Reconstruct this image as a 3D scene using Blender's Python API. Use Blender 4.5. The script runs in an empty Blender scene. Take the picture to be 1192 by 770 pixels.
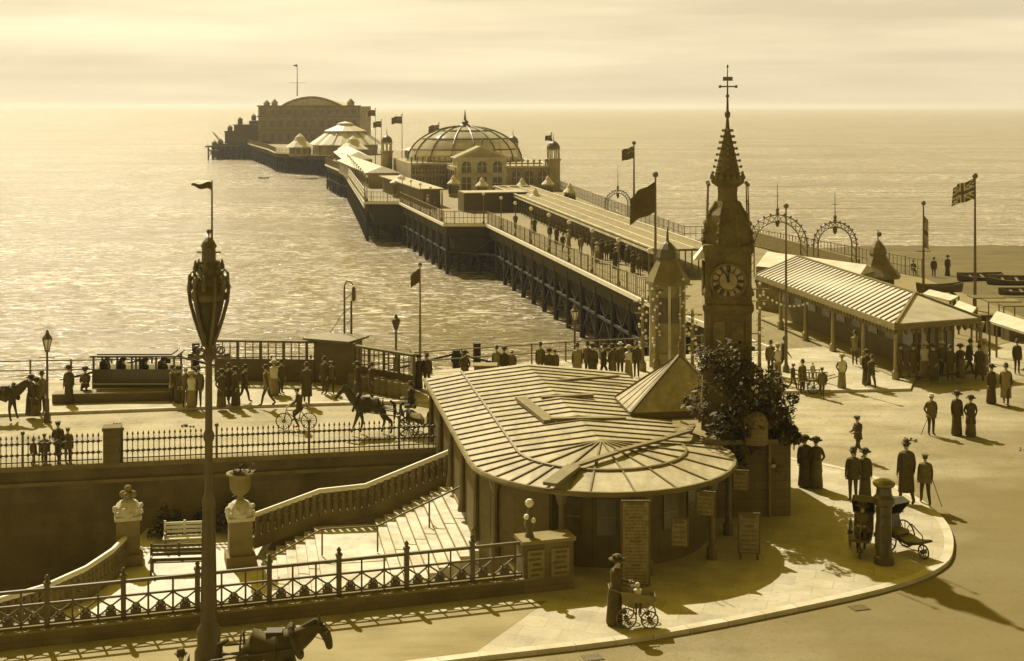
import bpy, bmesh, math, random
from mathutils import Vector, Matrix
random.seed(7)
R = math.radians
S = bpy.context.scene
COL = S.collection

# ------------------------------------------------------------------ camera
F, H, HZ = 1600.0, 14.0, 124.0          # focal length in photo pixels, camera height, horizon row
cd = bpy.data.cameras.new('camera'); cam = bpy.data.objects.new('camera', cd); COL.objects.link(cam)
cam.location = (0, 0, H); cam.rotation_euler = (R(90), 0, 0)
cd.sensor_width = 36; cd.lens = 36 * F / 1192; cd.shift_y = -261 / 1192
cd.clip_start = 0.5; cd.clip_end = 60000
S.camera = cam

# ------------------------------------------------------------------ sky, sun, exposure
AZ, EL = R(-27), R(46)
HAZE = .00014
VEIL = 3.8                              # radiance of the cloud veil, in the sky texture's own units
w = bpy.data.worlds.new('World'); S.world = w; w.use_nodes = True
nt = w.node_tree; nt.nodes.clear()
out = nt.nodes.new('ShaderNodeOutputWorld'); bg = nt.nodes.new('ShaderNodeBackground')
sky = nt.nodes.new('ShaderNodeTexSky'); sky.sky_type = 'NISHITA'; sky.sun_disc = False
sky.sun_elevation = EL; sky.sun_rotation = AZ % (2 * math.pi); sky.dust_density = 2.0; sky.air_density = 1.0
bw = nt.nodes.new('ShaderNodeRGBToBW')
tc = nt.nodes.new('ShaderNodeTexCoord'); mp = nt.nodes.new('ShaderNodeMapping'); mp.inputs['Scale'].default_value = (2.2, 2.2, 26)
nz = nt.nodes.new('ShaderNodeTexNoise'); nz.inputs['Scale'].default_value = 1.6; nz.inputs['Detail'].default_value = 5
cr = nt.nodes.new('ShaderNodeMapRange'); cr.inputs[1].default_value = .35; cr.inputs[2].default_value = .65
cr.inputs[3].default_value = .80; cr.inputs[4].default_value = 1.08
mu = nt.nodes.new('ShaderNodeMath'); mu.operation = 'MULTIPLY'
mx = nt.nodes.new('ShaderNodeMix'); mx.data_type = 'RGBA'; mx.blend_type = 'MULTIPLY'; mx.inputs[0].default_value = 1
mx.inputs[7].default_value = (1.0, .70, .10, 1)        # deep amber sky overhead, as the print shows its shade
mv = nt.nodes.new('ShaderNodeMix'); mv.data_type = 'RGBA'; mv.blend_type = 'MULTIPLY'; mv.inputs[0].default_value = 1; mv.inputs[7].default_value = (1.0, .84, .55, 1)
ma = nt.nodes.new('ShaderNodeMix'); ma.data_type = 'RGBA'; ma.blend_type = 'ADD'; ma.inputs[0].default_value = 1
L = nt.links.new
# thin bright cloud veil low over the horizon, in streaks, fading out overhead
sep = nt.nodes.new('ShaderNodeSeparateXYZ'); vr = nt.nodes.new('ShaderNodeMapRange'); vr.inputs[1].default_value = .05; vr.inputs[2].default_value = .36
vr.inputs[3].default_value = 1.0; vr.inputs[4].default_value = 0.0; vr.interpolation_type = 'SMOOTHSTEP'
vm = nt.nodes.new('ShaderNodeMath'); vm.operation = 'MULTIPLY'; vk = nt.nodes.new('ShaderNodeMath'); vk.operation = 'MULTIPLY'; vk.inputs[1].default_value = VEIL
L(tc.outputs['Generated'], sep.inputs[0]); L(sep.outputs[2], vr.inputs[0]); L(vr.outputs[0], vm.inputs[0]); L(cr.outputs[0], vm.inputs[1]); L(vm.outputs[0], vk.inputs[0])
L(sky.outputs[0], bw.inputs[0]); L(tc.outputs['Generated'], mp.inputs[0]); L(mp.outputs[0], nz.inputs['Vector'])
L(nz.outputs[0], cr.inputs[0]); L(bw.outputs[0], mu.inputs[0]); L(cr.outputs[0], mu.inputs[1])
tn = nt.nodes.new('ShaderNodeMix'); tn.data_type = 'RGBA'; tn.inputs[6].default_value = (1.0, .72, .06, 1); tn.inputs[7].default_value = (.30, .25, .165, 1)
L(vr.outputs[0], tn.inputs[0]); L(tn.outputs[2], mx.inputs[7]); L(mu.outputs[0], mx.inputs[6]); L(vk.outputs[0], mv.inputs[6]); L(mx.outputs[2], ma.inputs[6]); L(mv.outputs[2], ma.inputs[7]); L(ma.outputs[2], bg.inputs[0]); L(bg.outputs[0], out.inputs[0])
bg.inputs[1].default_value = 0.10
sl = bpy.data.lights.new('sun', 'SUN'); sl.energy = 3.7; sl.angle = R(0.6); sl.color = (1, .925, .82)
sun = bpy.data.objects.new('sun', sl); COL.objects.link(sun)
sd = Vector((math.cos(EL) * math.sin(AZ), math.cos(EL) * math.cos(AZ), math.sin(EL)))
sun.rotation_euler = sd.to_track_quat('Z', 'Y').to_euler(); sun.location = sd * 100
vs = S.view_settings
vs.view_transform = 'Standard'; vs.look = 'None'; vs.gamma = 1; vs.exposure = 0.76; vs.use_curve_mapping = False

# ------------------------------------------------------------------ materials (all in the sepia of the print)
def C(v):
    t = min(max((v - .05) / .6, 0), 1)
    return (v, v * (.725 + .22 * t), v * (.07 + .65 * t), 1)
MATS = {}
def M(name, v, rough=.8, var=.18, scale=2.0, bump=.0, stretch=(1, 1, 1), spec=.3, metal=0, fine=30):
    m = bpy.data.materials.new(name); m.use_nodes = True
    n = m.node_tree.nodes; l = m.node_tree.links.new
    p = n['Principled BSDF']; p.inputs['Roughness'].default_value = rough; p.inputs['Metallic'].default_value = metal
    p.inputs['Specular IOR Level'].default_value = spec
    t = n.new('ShaderNodeTexCoord'); k = n.new('ShaderNodeMapping'); k.inputs['Scale'].default_value = stretch
    a = n.new('ShaderNodeTexNoise'); a.inputs['Scale'].default_value = scale; a.inputs['Detail'].default_value = 6
    b = n.new('ShaderNodeTexNoise'); b.inputs['Scale'].default_value = fine; b.inputs['Detail'].default_value = 3
    ad = n.new('ShaderNodeMath'); ad.operation = 'MULTIPLY_ADD'; ad.inputs[1].default_value = .45
    rp = n.new('ShaderNodeValToRGB'); rp.color_ramp.elements[0].position = .45; rp.color_ramp.elements[1].position = 1.0
    rp.color_ramp.elements[0].color = C(v * (1 - var)); rp.color_ramp.elements[1].color = C(v * (1 + var))
    l(t.outputs['Object'], k.inputs[0]); l(k.outputs[0], a.inputs['Vector']); l(k.outputs[0], b.inputs['Vector'])
    l(b.outputs[0], ad.inputs[0]); l(a.outputs[0], ad.inputs[2]); l(ad.outputs[0], rp.inputs[0]); l(rp.outputs[0], p.inputs['Base Color'])
    if bump:
        bp = n.new('ShaderNodeBump'); bp.inputs['Strength'].default_value = bump; bp.inputs['Distance'].default_value = .03
        l(ad.outputs[0], bp.inputs['Height']); l(bp.outputs[0], p.inputs['Normal'])
    MATS[name] = m; return m
M('road', .41, .9, .24, .35, .25, fine=9); M('paving', .47, .85, .16, .6, .2, fine=12); M('asphalt_walk', .30, .9, .16, .5, .2, fine=20)
M('kerb_stone', .50, .8, .2, 1.5, .2); M('beach', .12, .95, .3, .25, .4, fine=5); M('court_floor', .62, .6, .15, .8, .1)
M('dark_iron', .10, .5, .25, 3, spec=.5); M('iron', .13, .5, .25, 3, spec=.5); M('dark_wood', .12, .7, .22, 2, .2, (1, 1, 2))
M('wood', .2, .7, .3, 2, .2, (1, 1, 5)); M('plank', .22, .75, .22, 1.2, .1, (6, .4, 1)); M('pier_iron', .028, .7, .3, .8)
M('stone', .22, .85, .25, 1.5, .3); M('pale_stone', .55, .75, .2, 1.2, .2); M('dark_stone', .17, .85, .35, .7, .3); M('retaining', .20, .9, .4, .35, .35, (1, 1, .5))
M('white_paint', .72, .55, .12, 1.2); M('roof_white', .52, .55, .16, .9, .05, (1, 1, 1)); M('roof_sheet', .40, .55, .22, .45, .35, fine=6); M('roof_seam', .17, .6, .3, 2); M('gutter', .17, .7, .35, 1.2)
M('theatre', .30, .8, .35, .25, fine=1.2); M('pavilion', .30, .8, .3, .4, fine=2.5); M('pavilion_pale', .50, .7, .25, .5, fine=2); M('window', .10, .25, .3, 2, spec=.6)
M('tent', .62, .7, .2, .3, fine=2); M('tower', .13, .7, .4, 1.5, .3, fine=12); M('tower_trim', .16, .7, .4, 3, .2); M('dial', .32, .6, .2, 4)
M('numeral', .05, .7, .2, 4); M('poster', .22, .8, .3, 5); M('ink', .12, .8, .3, 8); M('glass_globe', .7, .2, .1, 3, spec=.6)
M('suit', .085, .85, .3, 8); M('suit_grey', .14, .85, .3, 8); M('cloth_pale', .55, .85, .15, 6); M('cloth_mid', .24, .85, .2, 6); M('skin', .42, .6, .1, 6); M('shoe', .07, .5, .2, 6)
M('hair', .08, .7, .3, 12); M('straw', .50, .8, .2, 20); M('horse_hide', .085, .8, .35, 3); M('horse_mane', .06, .8, .3, 20); M('leather', .06, .7, .3, 6, spec=.5); M('brass', .5, .3, .2, 6, metal=.8)
M('leaf_dark', .08, .7, .4, 2); M('leaf_mid', .15, .7, .4, 2); M('flower', .55, .7, .3, 3); M('flag_dark', .10, .85, .3, 2); M('flag_red', .13, .85, .2, 3); M('flag_white', .55, .85, .15, 3)
M('carriage_paint', .08, .3, .3, 2, spec=.6); M('boat', .12, .6, .35, 1.2); M('rubber', .05, .7, .2, 6); M('deck_soffit', .05, .9, .3, 1)

def add_joints(name, bw_, bh, vertical=False, mortar=.02, dark=.55, rot=0):
    # courses of stone or flags: a brick pattern darkens the joints and tints single blocks
    m = MATS[name]; n = m.node_tree.nodes; l = m.node_tree.links.new; p = n['Principled BSDF']; src = p.inputs['Base Color'].links[0].from_socket
    t = n.new('ShaderNodeTexCoord'); vec = t.outputs['Object']
    if vertical:
        s_ = n.new('ShaderNodeSeparateXYZ'); c = n.new('ShaderNodeCombineXYZ'); l(vec, s_.inputs[0]); l(s_.outputs[0], c.inputs[0]); l(s_.outputs[2], c.inputs[1]); vec = c.outputs[0]
    else:
        k = n.new('ShaderNodeMapping'); k.inputs['Rotation'].default_value = (0, 0, R(rot)); l(vec, k.inputs[0]); vec = k.outputs[0]
    b = n.new('ShaderNodeTexBrick'); b.inputs['Scale'].default_value = 1; b.inputs['Brick Width'].default_value = bw_; b.inputs['Row Height'].default_value = bh
    b.inputs['Mortar Size'].default_value = mortar; b.inputs['Mortar Smooth'].default_value = .4; b.inputs['Color1'].default_value = (1, 1, 1, 1); b.inputs['Color2'].default_value = (.84, .84, .84, 1); b.inputs['Mortar'].default_value = (dark, dark, dark, 1)
    l(vec, b.inputs['Vector']); k = n.new('ShaderNodeMix'); k.data_type = 'RGBA'; k.blend_type = 'MULTIPLY'; k.inputs[0].default_value = 1; l(src, k.inputs[6]); l(b.outputs[0], k.inputs[7]); l(k.outputs[2], p.inputs['Base Color'])
add_joints('paving', 1.1, .75, mortar=.016, dark=.72, rot=17); add_joints('retaining', 1.2, .42, True, .012, .82); add_joints('dark_stone', .7, .3, True, .014, .65); add_joints('court_floor', .9, .9, mortar=.016, dark=.75, rot=-15)
def streaks(name, scale, stretch, amount, lo=.45, hi=.7):
    # weather streaks, patches and trodden tracks of their own shape
    m = MATS[name]; n = m.node_tree.nodes; l = m.node_tree.links.new; p = n['Principled BSDF']; src = p.inputs['Base Color'].links[0].from_socket
    t = n.new('ShaderNodeTexCoord'); k = n.new('ShaderNodeMapping'); k.inputs['Scale'].default_value = stretch; k.inputs['Rotation'].default_value = (0, 0, R(-15)); z = n.new('ShaderNodeTexNoise'); z.inputs['Scale'].default_value = scale; z.inputs['Detail'].default_value = 8; z.inputs['Roughness'].default_value = .65
    r = n.new('ShaderNodeMapRange'); r.inputs[1].default_value = lo; r.inputs[2].default_value = hi; r.inputs[3].default_value = 1; r.inputs[4].default_value = 1 - amount
    l(t.outputs['Object'], k.inputs[0]); l(k.outputs[0], z.inputs['Vector']); l(z.outputs[0], r.inputs[0]); x = n.new('ShaderNodeMix'); x.data_type = 'RGBA'; x.blend_type = 'MULTIPLY'; x.inputs[0].default_value = 1; l(src, x.inputs[6]); l(r.outputs[0], x.inputs[7]); l(x.outputs[2], p.inputs['Base Color'])
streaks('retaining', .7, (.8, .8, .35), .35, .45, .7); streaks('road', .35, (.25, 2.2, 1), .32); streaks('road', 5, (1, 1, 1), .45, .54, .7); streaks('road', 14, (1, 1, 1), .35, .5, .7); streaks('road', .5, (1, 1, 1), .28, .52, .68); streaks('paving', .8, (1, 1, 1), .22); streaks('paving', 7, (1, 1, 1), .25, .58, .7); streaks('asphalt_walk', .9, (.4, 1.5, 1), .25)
streaks('roof_sheet', 1.4, (1.6, .35, 1), .45, .42, .75); streaks('roof_sheet', 3.5, (1, 1, 1), .25, .55, .7); streaks('roof_white', 1.2, (.5, 1.5, 1), .25); streaks('pale_stone', 2.5, (1, 1, 1), .3); streaks('court_floor', .8, (1, 1, 1), .25); streaks('beach', .15, (.4, 1.2, 1), .4); streaks('plank', .3, (1, 1, 1), .3)
def glass_mat():
    m = bpy.data.materials.new('dome_glass'); m.use_nodes = True
    n = m.node_tree.nodes; l = m.node_tree.links.new; p = n['Principled BSDF']
    t = n.new('ShaderNodeTexCoord'); a = n.new('ShaderNodeTexNoise'); a.inputs['Scale'].default_value = .5
    r = n.new('ShaderNodeValToRGB'); r.color_ramp.elements[0].color = C(.6); r.color_ramp.elements[1].color = C(.8)
    l(t.outputs['Object'], a.inputs['Vector']); l(a.outputs[0], r.inputs[0]); l(r.outputs[0], p.inputs['Base Color'])
    p.inputs['Roughness'].default_value = .2; p.inputs['Transmission Weight'].default_value = .55; p.inputs['IOR'].default_value = 1.05
    MATS['dome_glass'] = m
glass_mat()

def sea_mat():
    m = bpy.data.materials.new('sea_water'); m.use_nodes = True
    n = m.node_tree.nodes; l = m.node_tree.links.new; p = n['Principled BSDF']
    p.inputs['Base Color'].default_value = (.17, .13, .05, 1); p.inputs['Roughness'].default_value = .17
    p.inputs['Specular IOR Level'].default_value = .3; p.inputs['IOR'].default_value = 1.28
    t = n.new('ShaderNodeTexCoord'); prev = None
    for sc, st, dist, det in (((.04, .12, 1), 1, 2.6, 4), ((.26, .85, 1), 1, .85, 5), ((1.1, 2.8, 1), .9, .25, 3)):
        k = n.new('ShaderNodeMapping'); k.inputs['Scale'].default_value = sc; k.inputs['Rotation'].default_value = (0, 0, R(14))
        a = n.new('ShaderNodeTexNoise'); a.inputs['Scale'].default_value = 1; a.inputs['Detail'].default_value = det; a.inputs['Distortion'].default_value = .4
        b = n.new('ShaderNodeBump'); b.inputs['Strength'].default_value = st; b.inputs['Distance'].default_value = dist
        l(t.outputs['Object'], k.inputs[0]); l(k.outputs[0], a.inputs['Vector']); l(a.outputs[0], b.inputs['Height'])
        if prev: l(prev.outputs[0], b.inputs['Normal'])
        prev = b
    l(prev.outputs[0], p.inputs['Normal'])
    # sun sparkle painted as pale flecks on the small crests, in drifting patches
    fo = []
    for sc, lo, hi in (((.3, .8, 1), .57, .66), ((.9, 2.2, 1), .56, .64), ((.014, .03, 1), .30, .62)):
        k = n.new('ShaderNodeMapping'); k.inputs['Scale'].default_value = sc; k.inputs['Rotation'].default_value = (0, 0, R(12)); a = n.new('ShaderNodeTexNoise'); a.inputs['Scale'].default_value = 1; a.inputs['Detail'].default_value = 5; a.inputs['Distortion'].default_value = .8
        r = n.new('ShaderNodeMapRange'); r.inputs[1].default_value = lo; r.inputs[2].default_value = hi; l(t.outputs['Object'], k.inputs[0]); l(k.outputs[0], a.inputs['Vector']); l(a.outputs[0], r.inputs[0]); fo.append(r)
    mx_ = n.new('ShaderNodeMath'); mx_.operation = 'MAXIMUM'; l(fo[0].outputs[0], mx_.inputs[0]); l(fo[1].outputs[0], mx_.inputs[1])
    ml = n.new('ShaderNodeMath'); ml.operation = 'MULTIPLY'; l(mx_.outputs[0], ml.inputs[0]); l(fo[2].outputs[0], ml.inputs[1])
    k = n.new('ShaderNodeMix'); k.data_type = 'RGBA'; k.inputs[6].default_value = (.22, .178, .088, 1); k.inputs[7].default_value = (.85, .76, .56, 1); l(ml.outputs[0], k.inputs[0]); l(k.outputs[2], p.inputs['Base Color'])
    MATS['sea_water'] = m
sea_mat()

# ------------------------------------------------------------------ helpers
def P(px, py, z=0.0):                    # a point of height z seen at a photo pixel
    Y = F * (H - z) / (py - HZ); return Vector(((px - 596) * Y / F, Y, z))
def D(px, py, Y):                        # a point at depth Y
    return Vector(((px - 596) * Y / F, Y, H - (py - HZ) * Y / F))
def tag(o, label=None, cat=None, group=None, kind=None):
    if label: o['label'] = label
    if cat: o['category'] = cat
    if group: o['group'] = group
    if kind: o['kind'] = kind
    return o
def empty(name, loc, label=None, cat=None, group=None, rz=0):
    o = bpy.data.objects.new(name, None); COL.objects.link(o); o.location = loc; o.rotation_euler = (0, 0, rz); o.empty_display_size = .2
    return tag(o, label, cat, group)
def copy_tree(o, parent=None):
    c = o.copy(); COL.objects.link(c); c.parent = parent
    for ch in list(o.children): copy_tree(ch, c)
    return c
class MB:
    def __init__(s, mat=None): s.V = []; s.Fc = []; s.MI = []; s.mi = 0; s.X = mat or Matrix.Identity(4)
    def add(s, vs, fs):
        o = len(s.V); s.V += [s.X @ Vector(v) for v in vs]
        for f in fs: s.Fc.append([i + o for i in f]); s.MI.append(s.mi)
        return s
    def box(s, cx, cy, cz, sx, sy, sz, rz=0, taper=1):
        c, n = math.cos(rz), math.sin(rz); v = []
        for k, z in ((1, -1), (taper, 1)):
            for x, y in ((-1, -1), (1, -1), (1, 1), (-1, 1)):
                X, Y = x * sx / 2 * k, y * sy / 2 * k; v.append((cx + c * X - n * Y, cy + n * X + c * Y, cz + z * sz / 2))
        return s.add(v, [(3, 2, 1, 0), (4, 5, 6, 7), (0, 1, 5, 4), (1, 2, 6, 5), (2, 3, 7, 6), (3, 0, 4, 7)])
    def bar(s, p, q, w, h=None):
        p, q = Vector(p), Vector(q); d = (q - p)
        if d.length < 1e-6: return s
        d.normalize(); up = Vector((0, 0, 1)) if abs(d.z) < .95 else Vector((0, 1, 0))
        a = d.cross(up).normalized() * w / 2; b = a.cross(d).normalized() * (h or w) / 2
        v = [p - a - b, p + a - b, p + a + b, p - a + b, q - a - b, q + a - b, q + a + b, q - a + b]
        return s.add(v, [(0, 1, 2, 3), (7, 6, 5, 4), (4, 5, 1, 0), (5, 6, 2, 1), (6, 7, 3, 2), (7, 4, 0, 3)])
    def tube(s, p, q, r0, r1=None, n=8):
        return s.path([p, q], [r0, r0 if r1 is None else r1], n)
    def path(s, pts, rad, n=6, closed=False):
        pts = [Vector(p) for p in pts]; m = len(pts)
        if not isinstance(rad, (list, tuple)): rad = [rad] * m
        v = []
        for i, p in enumerate(pts):
            d = (pts[(i + 1) % m] - pts[i - 1]) if closed else (pts[min(i + 1, m - 1)] - pts[max(i - 1, 0)])
            d.normalize(); up = Vector((0, 0, 1)) if abs(d.z) < .9 else Vector((0, 1, 0))
            a = d.cross(up).normalized(); b = a.cross(d)
            for k in range(n):
                t = 2 * math.pi * k / n; v.append(p + (a * math.cos(t) + b * math.sin(t)) * rad[i])
        f = []
        for i in range(m if closed else m - 1):
            j = (i + 1) % m
            for k in range(n): f.append((i * n + k, i * n + (k + 1) % n, j * n + (k + 1) % n, j * n + k))
        if not closed: f += [tuple(range(n - 1, -1, -1)), tuple(range((m - 1) * n, m * n))]
        return s.add(v, f)
    def lathe(s, prof, c=(0, 0, 0), n=12, sx=1, sy=1, rot=0, ang=2 * math.pi, caps=True):
        v, f = [], []; full = abs(ang - 2 * math.pi) < 1e-6; m = n if full else n + 1
        for r, z in prof:
            for k in range(m):
                t = rot + ang * k / n; v.append((c[0] + r * sx * math.cos(t), c[1] + r * sy * math.sin(t), c[2] + z))
        for i in range(len(prof) - 1):
            for k in range(n): f.append((i * m + k, i * m + (k + 1) % m, (i + 1) * m + (k + 1) % m, (i + 1) * m + k))
        if caps and full: f += [tuple(range(m - 1, -1, -1)), tuple(range((len(prof) - 1) * m, len(prof) * m))]
        return s.add(v, f)
    def ball(s, c, r, n=8, sx=1, sy=1, sz=1):
        k = max(4, n // 2 + 1)
        return s.lathe([(r * math.sin(math.pi * (i + .02) / (k + .04)), -r * sz * math.cos(math.pi * (i + .02) / (k + .04))) for i in range(k + 1)], c, n, sx, sy)
    def prism(s, poly, z0, z1):
        n = len(poly); a = sum(poly[i][0] * poly[(i + 1) % n][1] - poly[(i + 1) % n][0] * poly[i][1] for i in range(n))
        if a < 0: poly = poly[::-1]
        zz = lambda z, p: z(p) if callable(z) else z
        v = [(p[0], p[1], zz(z0, p)) for p in poly] + [(p[0], p[1], zz(z1, p)) for p in poly]
        return s.add(v, [tuple(range(n - 1, -1, -1)), tuple(range(n, 2 * n))] + [(i, (i + 1) % n, n + (i + 1) % n, n + i) for i in range(n)])
    def face(s, pts): return s.add(pts, [tuple(range(len(pts)))])
    def ring(s, c, r, t, n=20, axis='y', ang0=0, ang1=2 * math.pi):
        c = Vector(c); pts = []; cl = abs(ang1 - ang0 - 2 * math.pi) < 1e-6
        for k in range(n if cl else n + 1):
            a = ang0 + (ang1 - ang0) * k / n; u, w_ = r * math.cos(a), r * math.sin(a)
            pts.append(c + (Vector((u, 0, w_)) if axis == 'y' else Vector((0, u, w_)) if axis == 'x' else Vector((u, w_, 0))))
        return s.path(pts, t, 5, cl)
    def build(s, name, mat, parent=None, origin=None, smooth=False, bevel=0):
        o0 = Vector((0, 0, 0))
        if parent is not None:
            q = parent
            while q is not None: o0 += q.location; q = q.parent
        elif origin is not None: o0 = Vector(origin)
        me = bpy.data.meshes.new(name); me.from_pydata([tuple(v - o0) for v in s.V], [], s.Fc)
        for m in (mat if isinstance(mat, (list, tuple)) else [mat]): me.materials.append(MATS[m])
        me.polygons.foreach_set('material_index', s.MI)
        if smooth: me.polygons.foreach_set('use_smooth', [True] * len(me.polygons))
        me.update(); o = bpy.data.objects.new(name, me); COL.objects.link(o)
        if parent is not None: o.parent = parent
        else: o.location = o0
        if bevel:
            b = o.modifiers.new('bevel', 'BEVEL'); b.width = bevel; b.segments = 2; b.limit_method = 'ANGLE'
        return o
ORD = 'first second third fourth fifth sixth seventh eighth ninth tenth eleventh twelfth thirteenth fourteenth fifteenth sixteenth seventeenth eighteenth nineteenth twentieth twenty-first twenty-second twenty-third twenty-fourth twenty-fifth twenty-sixth twenty-seventh twenty-eighth twenty-ninth thirtieth'.split()
def lerp(a, b, t): return a + (b - a) * t
def along(pts, step):
    """points every `step` along a polyline (Vectors)"""
    pts = [Vector(p) for p in pts]; res = []; carry = 0
    for a, b in zip(pts, pts[1:]):
        d = (b - a).length; t = carry
        while t < d: res.append(a + (b - a) * t / d); t += step
        carry = t - d
    return res

# ------------------------------------------------------------------ the setting
SEA = -6.0
def sheet(name, poly, z, mat, thick=0):
    mb = MB()
    if thick: mb.prism(poly, z - thick, z)
    else:
        n = len(poly); a = sum(poly[i][0] * poly[(i + 1) % n][1] - poly[(i + 1) % n][0] * poly[i][1] for i in range(n))
        mb.face([(p[0], p[1], z) for p in (poly if a > 0 else poly[::-1])])
    o = mb.build(name, mat); tag(o, kind='structure'); return o
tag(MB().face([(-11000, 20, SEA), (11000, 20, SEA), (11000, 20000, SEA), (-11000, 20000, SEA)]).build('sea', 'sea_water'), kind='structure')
# beach: shingle sloping from the promenade wall to the water's edge, uneven
mb = MB(); nx, ny = 60, 30
bx = lambda u, v: (lerp(16, 260, u), lerp(84, 205 + 10 * math.sin(u * 9) * u, v))
vv = []
for j in range(ny + 1):
    for i in range(nx + 1):
        x, y = bx(i / nx, j / ny); t = j / ny
        vv.append((x, y, -1.6 - 4.7 * t ** .8 + .18 * math.sin(x * .35 + y * .2) * (1 - t) + random.uniform(-.07, .07)))
mb.add(vv, [(j * (nx + 1) + i, j * (nx + 1) + i + 1, (j + 1) * (nx + 1) + i + 1, (j + 1) * (nx + 1) + i) for j in range(ny) for i in range(nx)])
tag(mb.build('beach', 'beach', smooth=True), kind='structure')

FENCE_A = [Vector((-32, 29.4, 0)), Vector((-13.1, 35.2, 0)), Vector((.55, 39.4, 0))]        # foreground railing line
FENCE_B = [Vector((-40, 48.7, 0)), Vector((-19.6, 52.6, 0)), Vector((-2.5, 55.9, 0))]       # railing of the seafront road
SEAEDGE = [(-70, 64.6), (-26, 69.4), (-7, 71.2), (4, 75.5), (14, 78), (25, 82), (34, 88), (120, 100)]
KERB = [(-32, 24.9), (-14, 30.6), (-.8, 34.7), (3.7, 36.1), (8.8, 38.55), (11.5, 40.15), (13.1, 41.7), (13.9, 43.4), (14.4, 45.4), (14.5, 47.4), (14.2, 49.5), (13.65, 51.4), (12.4, 53.1), (10.8, 54.4), (6, 57.5), (1, 59.6), (-1.6, 59.4), (-2.6, 57.8), (-2.4, 56.4)]
def smooth(pts, n=5):
    res = []; P_ = [Vector((p[0], p[1])) for p in pts]
    for i in range(len(P_) - 1):
        a, b, c, d = P_[max(i - 1, 0)], P_[i], P_[i + 1], P_[min(i + 2, len(P_) - 1)]
        for k in range(n):
            t = k / n; res.append(tuple(.5 * ((2 * b) + (c - a) * t + (2 * a - 5 * b + 4 * c - d) * t * t + (3 * b - a - 3 * c + d) * t ** 3)))
    return res + [tuple(P_[-1])]
KERB = KERB[:2] + smooth(KERB[2:-1]) + KERB[-1:]
KERB2 = [(-70, 52.5), (-22.9, 62), (-14.2, 63.5), (-7.9, 64.4), (0, 65.3), (6, 66.3), (11, 66.9), (14.5, 67.1), (19.6, 67.6)]
# road: front part, right plaza and seafront road, round the sunken court
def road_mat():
    # dusty macadam, with the dimmer light of the near right painted into its colour
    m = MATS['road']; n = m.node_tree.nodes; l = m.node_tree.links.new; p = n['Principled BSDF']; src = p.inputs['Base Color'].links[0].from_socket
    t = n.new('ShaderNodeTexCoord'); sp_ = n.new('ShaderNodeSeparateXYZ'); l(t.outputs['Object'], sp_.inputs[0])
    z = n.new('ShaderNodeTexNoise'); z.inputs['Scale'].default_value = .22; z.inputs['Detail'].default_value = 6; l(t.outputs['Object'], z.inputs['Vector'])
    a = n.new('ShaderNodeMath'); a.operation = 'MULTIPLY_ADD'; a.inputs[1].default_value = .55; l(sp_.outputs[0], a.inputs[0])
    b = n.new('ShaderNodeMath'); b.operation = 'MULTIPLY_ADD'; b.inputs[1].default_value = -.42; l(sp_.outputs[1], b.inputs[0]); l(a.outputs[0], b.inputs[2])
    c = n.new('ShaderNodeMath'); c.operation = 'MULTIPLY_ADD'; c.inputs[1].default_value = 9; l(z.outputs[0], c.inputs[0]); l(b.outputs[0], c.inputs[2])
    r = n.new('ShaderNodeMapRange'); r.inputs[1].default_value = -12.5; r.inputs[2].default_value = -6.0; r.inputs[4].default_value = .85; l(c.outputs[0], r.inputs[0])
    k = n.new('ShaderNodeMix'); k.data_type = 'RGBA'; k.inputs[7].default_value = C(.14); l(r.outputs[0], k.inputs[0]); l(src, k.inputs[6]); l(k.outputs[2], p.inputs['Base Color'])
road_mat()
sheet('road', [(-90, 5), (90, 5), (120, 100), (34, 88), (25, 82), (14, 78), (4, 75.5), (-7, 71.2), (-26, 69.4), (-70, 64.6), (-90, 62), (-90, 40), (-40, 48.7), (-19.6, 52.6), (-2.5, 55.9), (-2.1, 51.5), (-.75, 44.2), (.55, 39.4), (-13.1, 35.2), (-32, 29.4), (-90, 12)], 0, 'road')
pv = KERB + [(-2.5, 55.9), (-2.1, 51.5), (-.75, 44.2), (.55, 39.6), (-13.1, 35.2), (-32, 29.4)]
sheet('pavement', pv, .12, 'paving', .115)
sheet('pavement', KERB2 + [(22, 74), (25, 82), (14, 78), (4, 75.5), (-7, 71.2), (-26, 69.4), (-70, 64.6)], .12, 'paving', .115)
# grey asphalt part of the foreground walk
sheet('path', [(-26, 27.2), (-14, 30.95), (-.9, 35.0), (1.0, 38.6), (-12.9, 34.6), (-31, 29.3)], .125, 'asphalt_walk')
def kerb(line, name='kerb', wd=.28):
    mb = MB(); pts = [Vector((p[0], p[1], 0)) for p in line]
    for a, b in zip(pts, pts[1:]):
        d = (b - a).normalized(); n = Vector((-d.y, d.x, 0)); q = b - a; k = max(1, int(q.length / 1.0)); dg_ = .008 if q.length > .9 else 0
        for i in range(k):
            s0, s1 = a + q * (i / k) + d * dg_, a + q * ((i + 1) / k) - d * dg_
            mb.bar(s0 + n * .1 + Vector((0, 0, .066)), s1 + n * .1 + Vector((0, 0, .066)), wd, .135)
    tag(mb.build(name, 'kerb_stone'), kind='structure')
kerb(KERB); kerb(KERB2)
# sea wall under the promenade edge
mb = MB()
for a, b in zip(SEAEDGE, SEAEDGE[1:]):
    mb.bar((a[0], a[1], SEA / 2 - .3), (b[0], b[1], SEA / 2 - .3), .5, -SEA - .3)
tag(mb.build('sea_wall', 'dark_stone'), 'dark stone sea wall dropping from the promenade to the water', 'wall')
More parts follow.
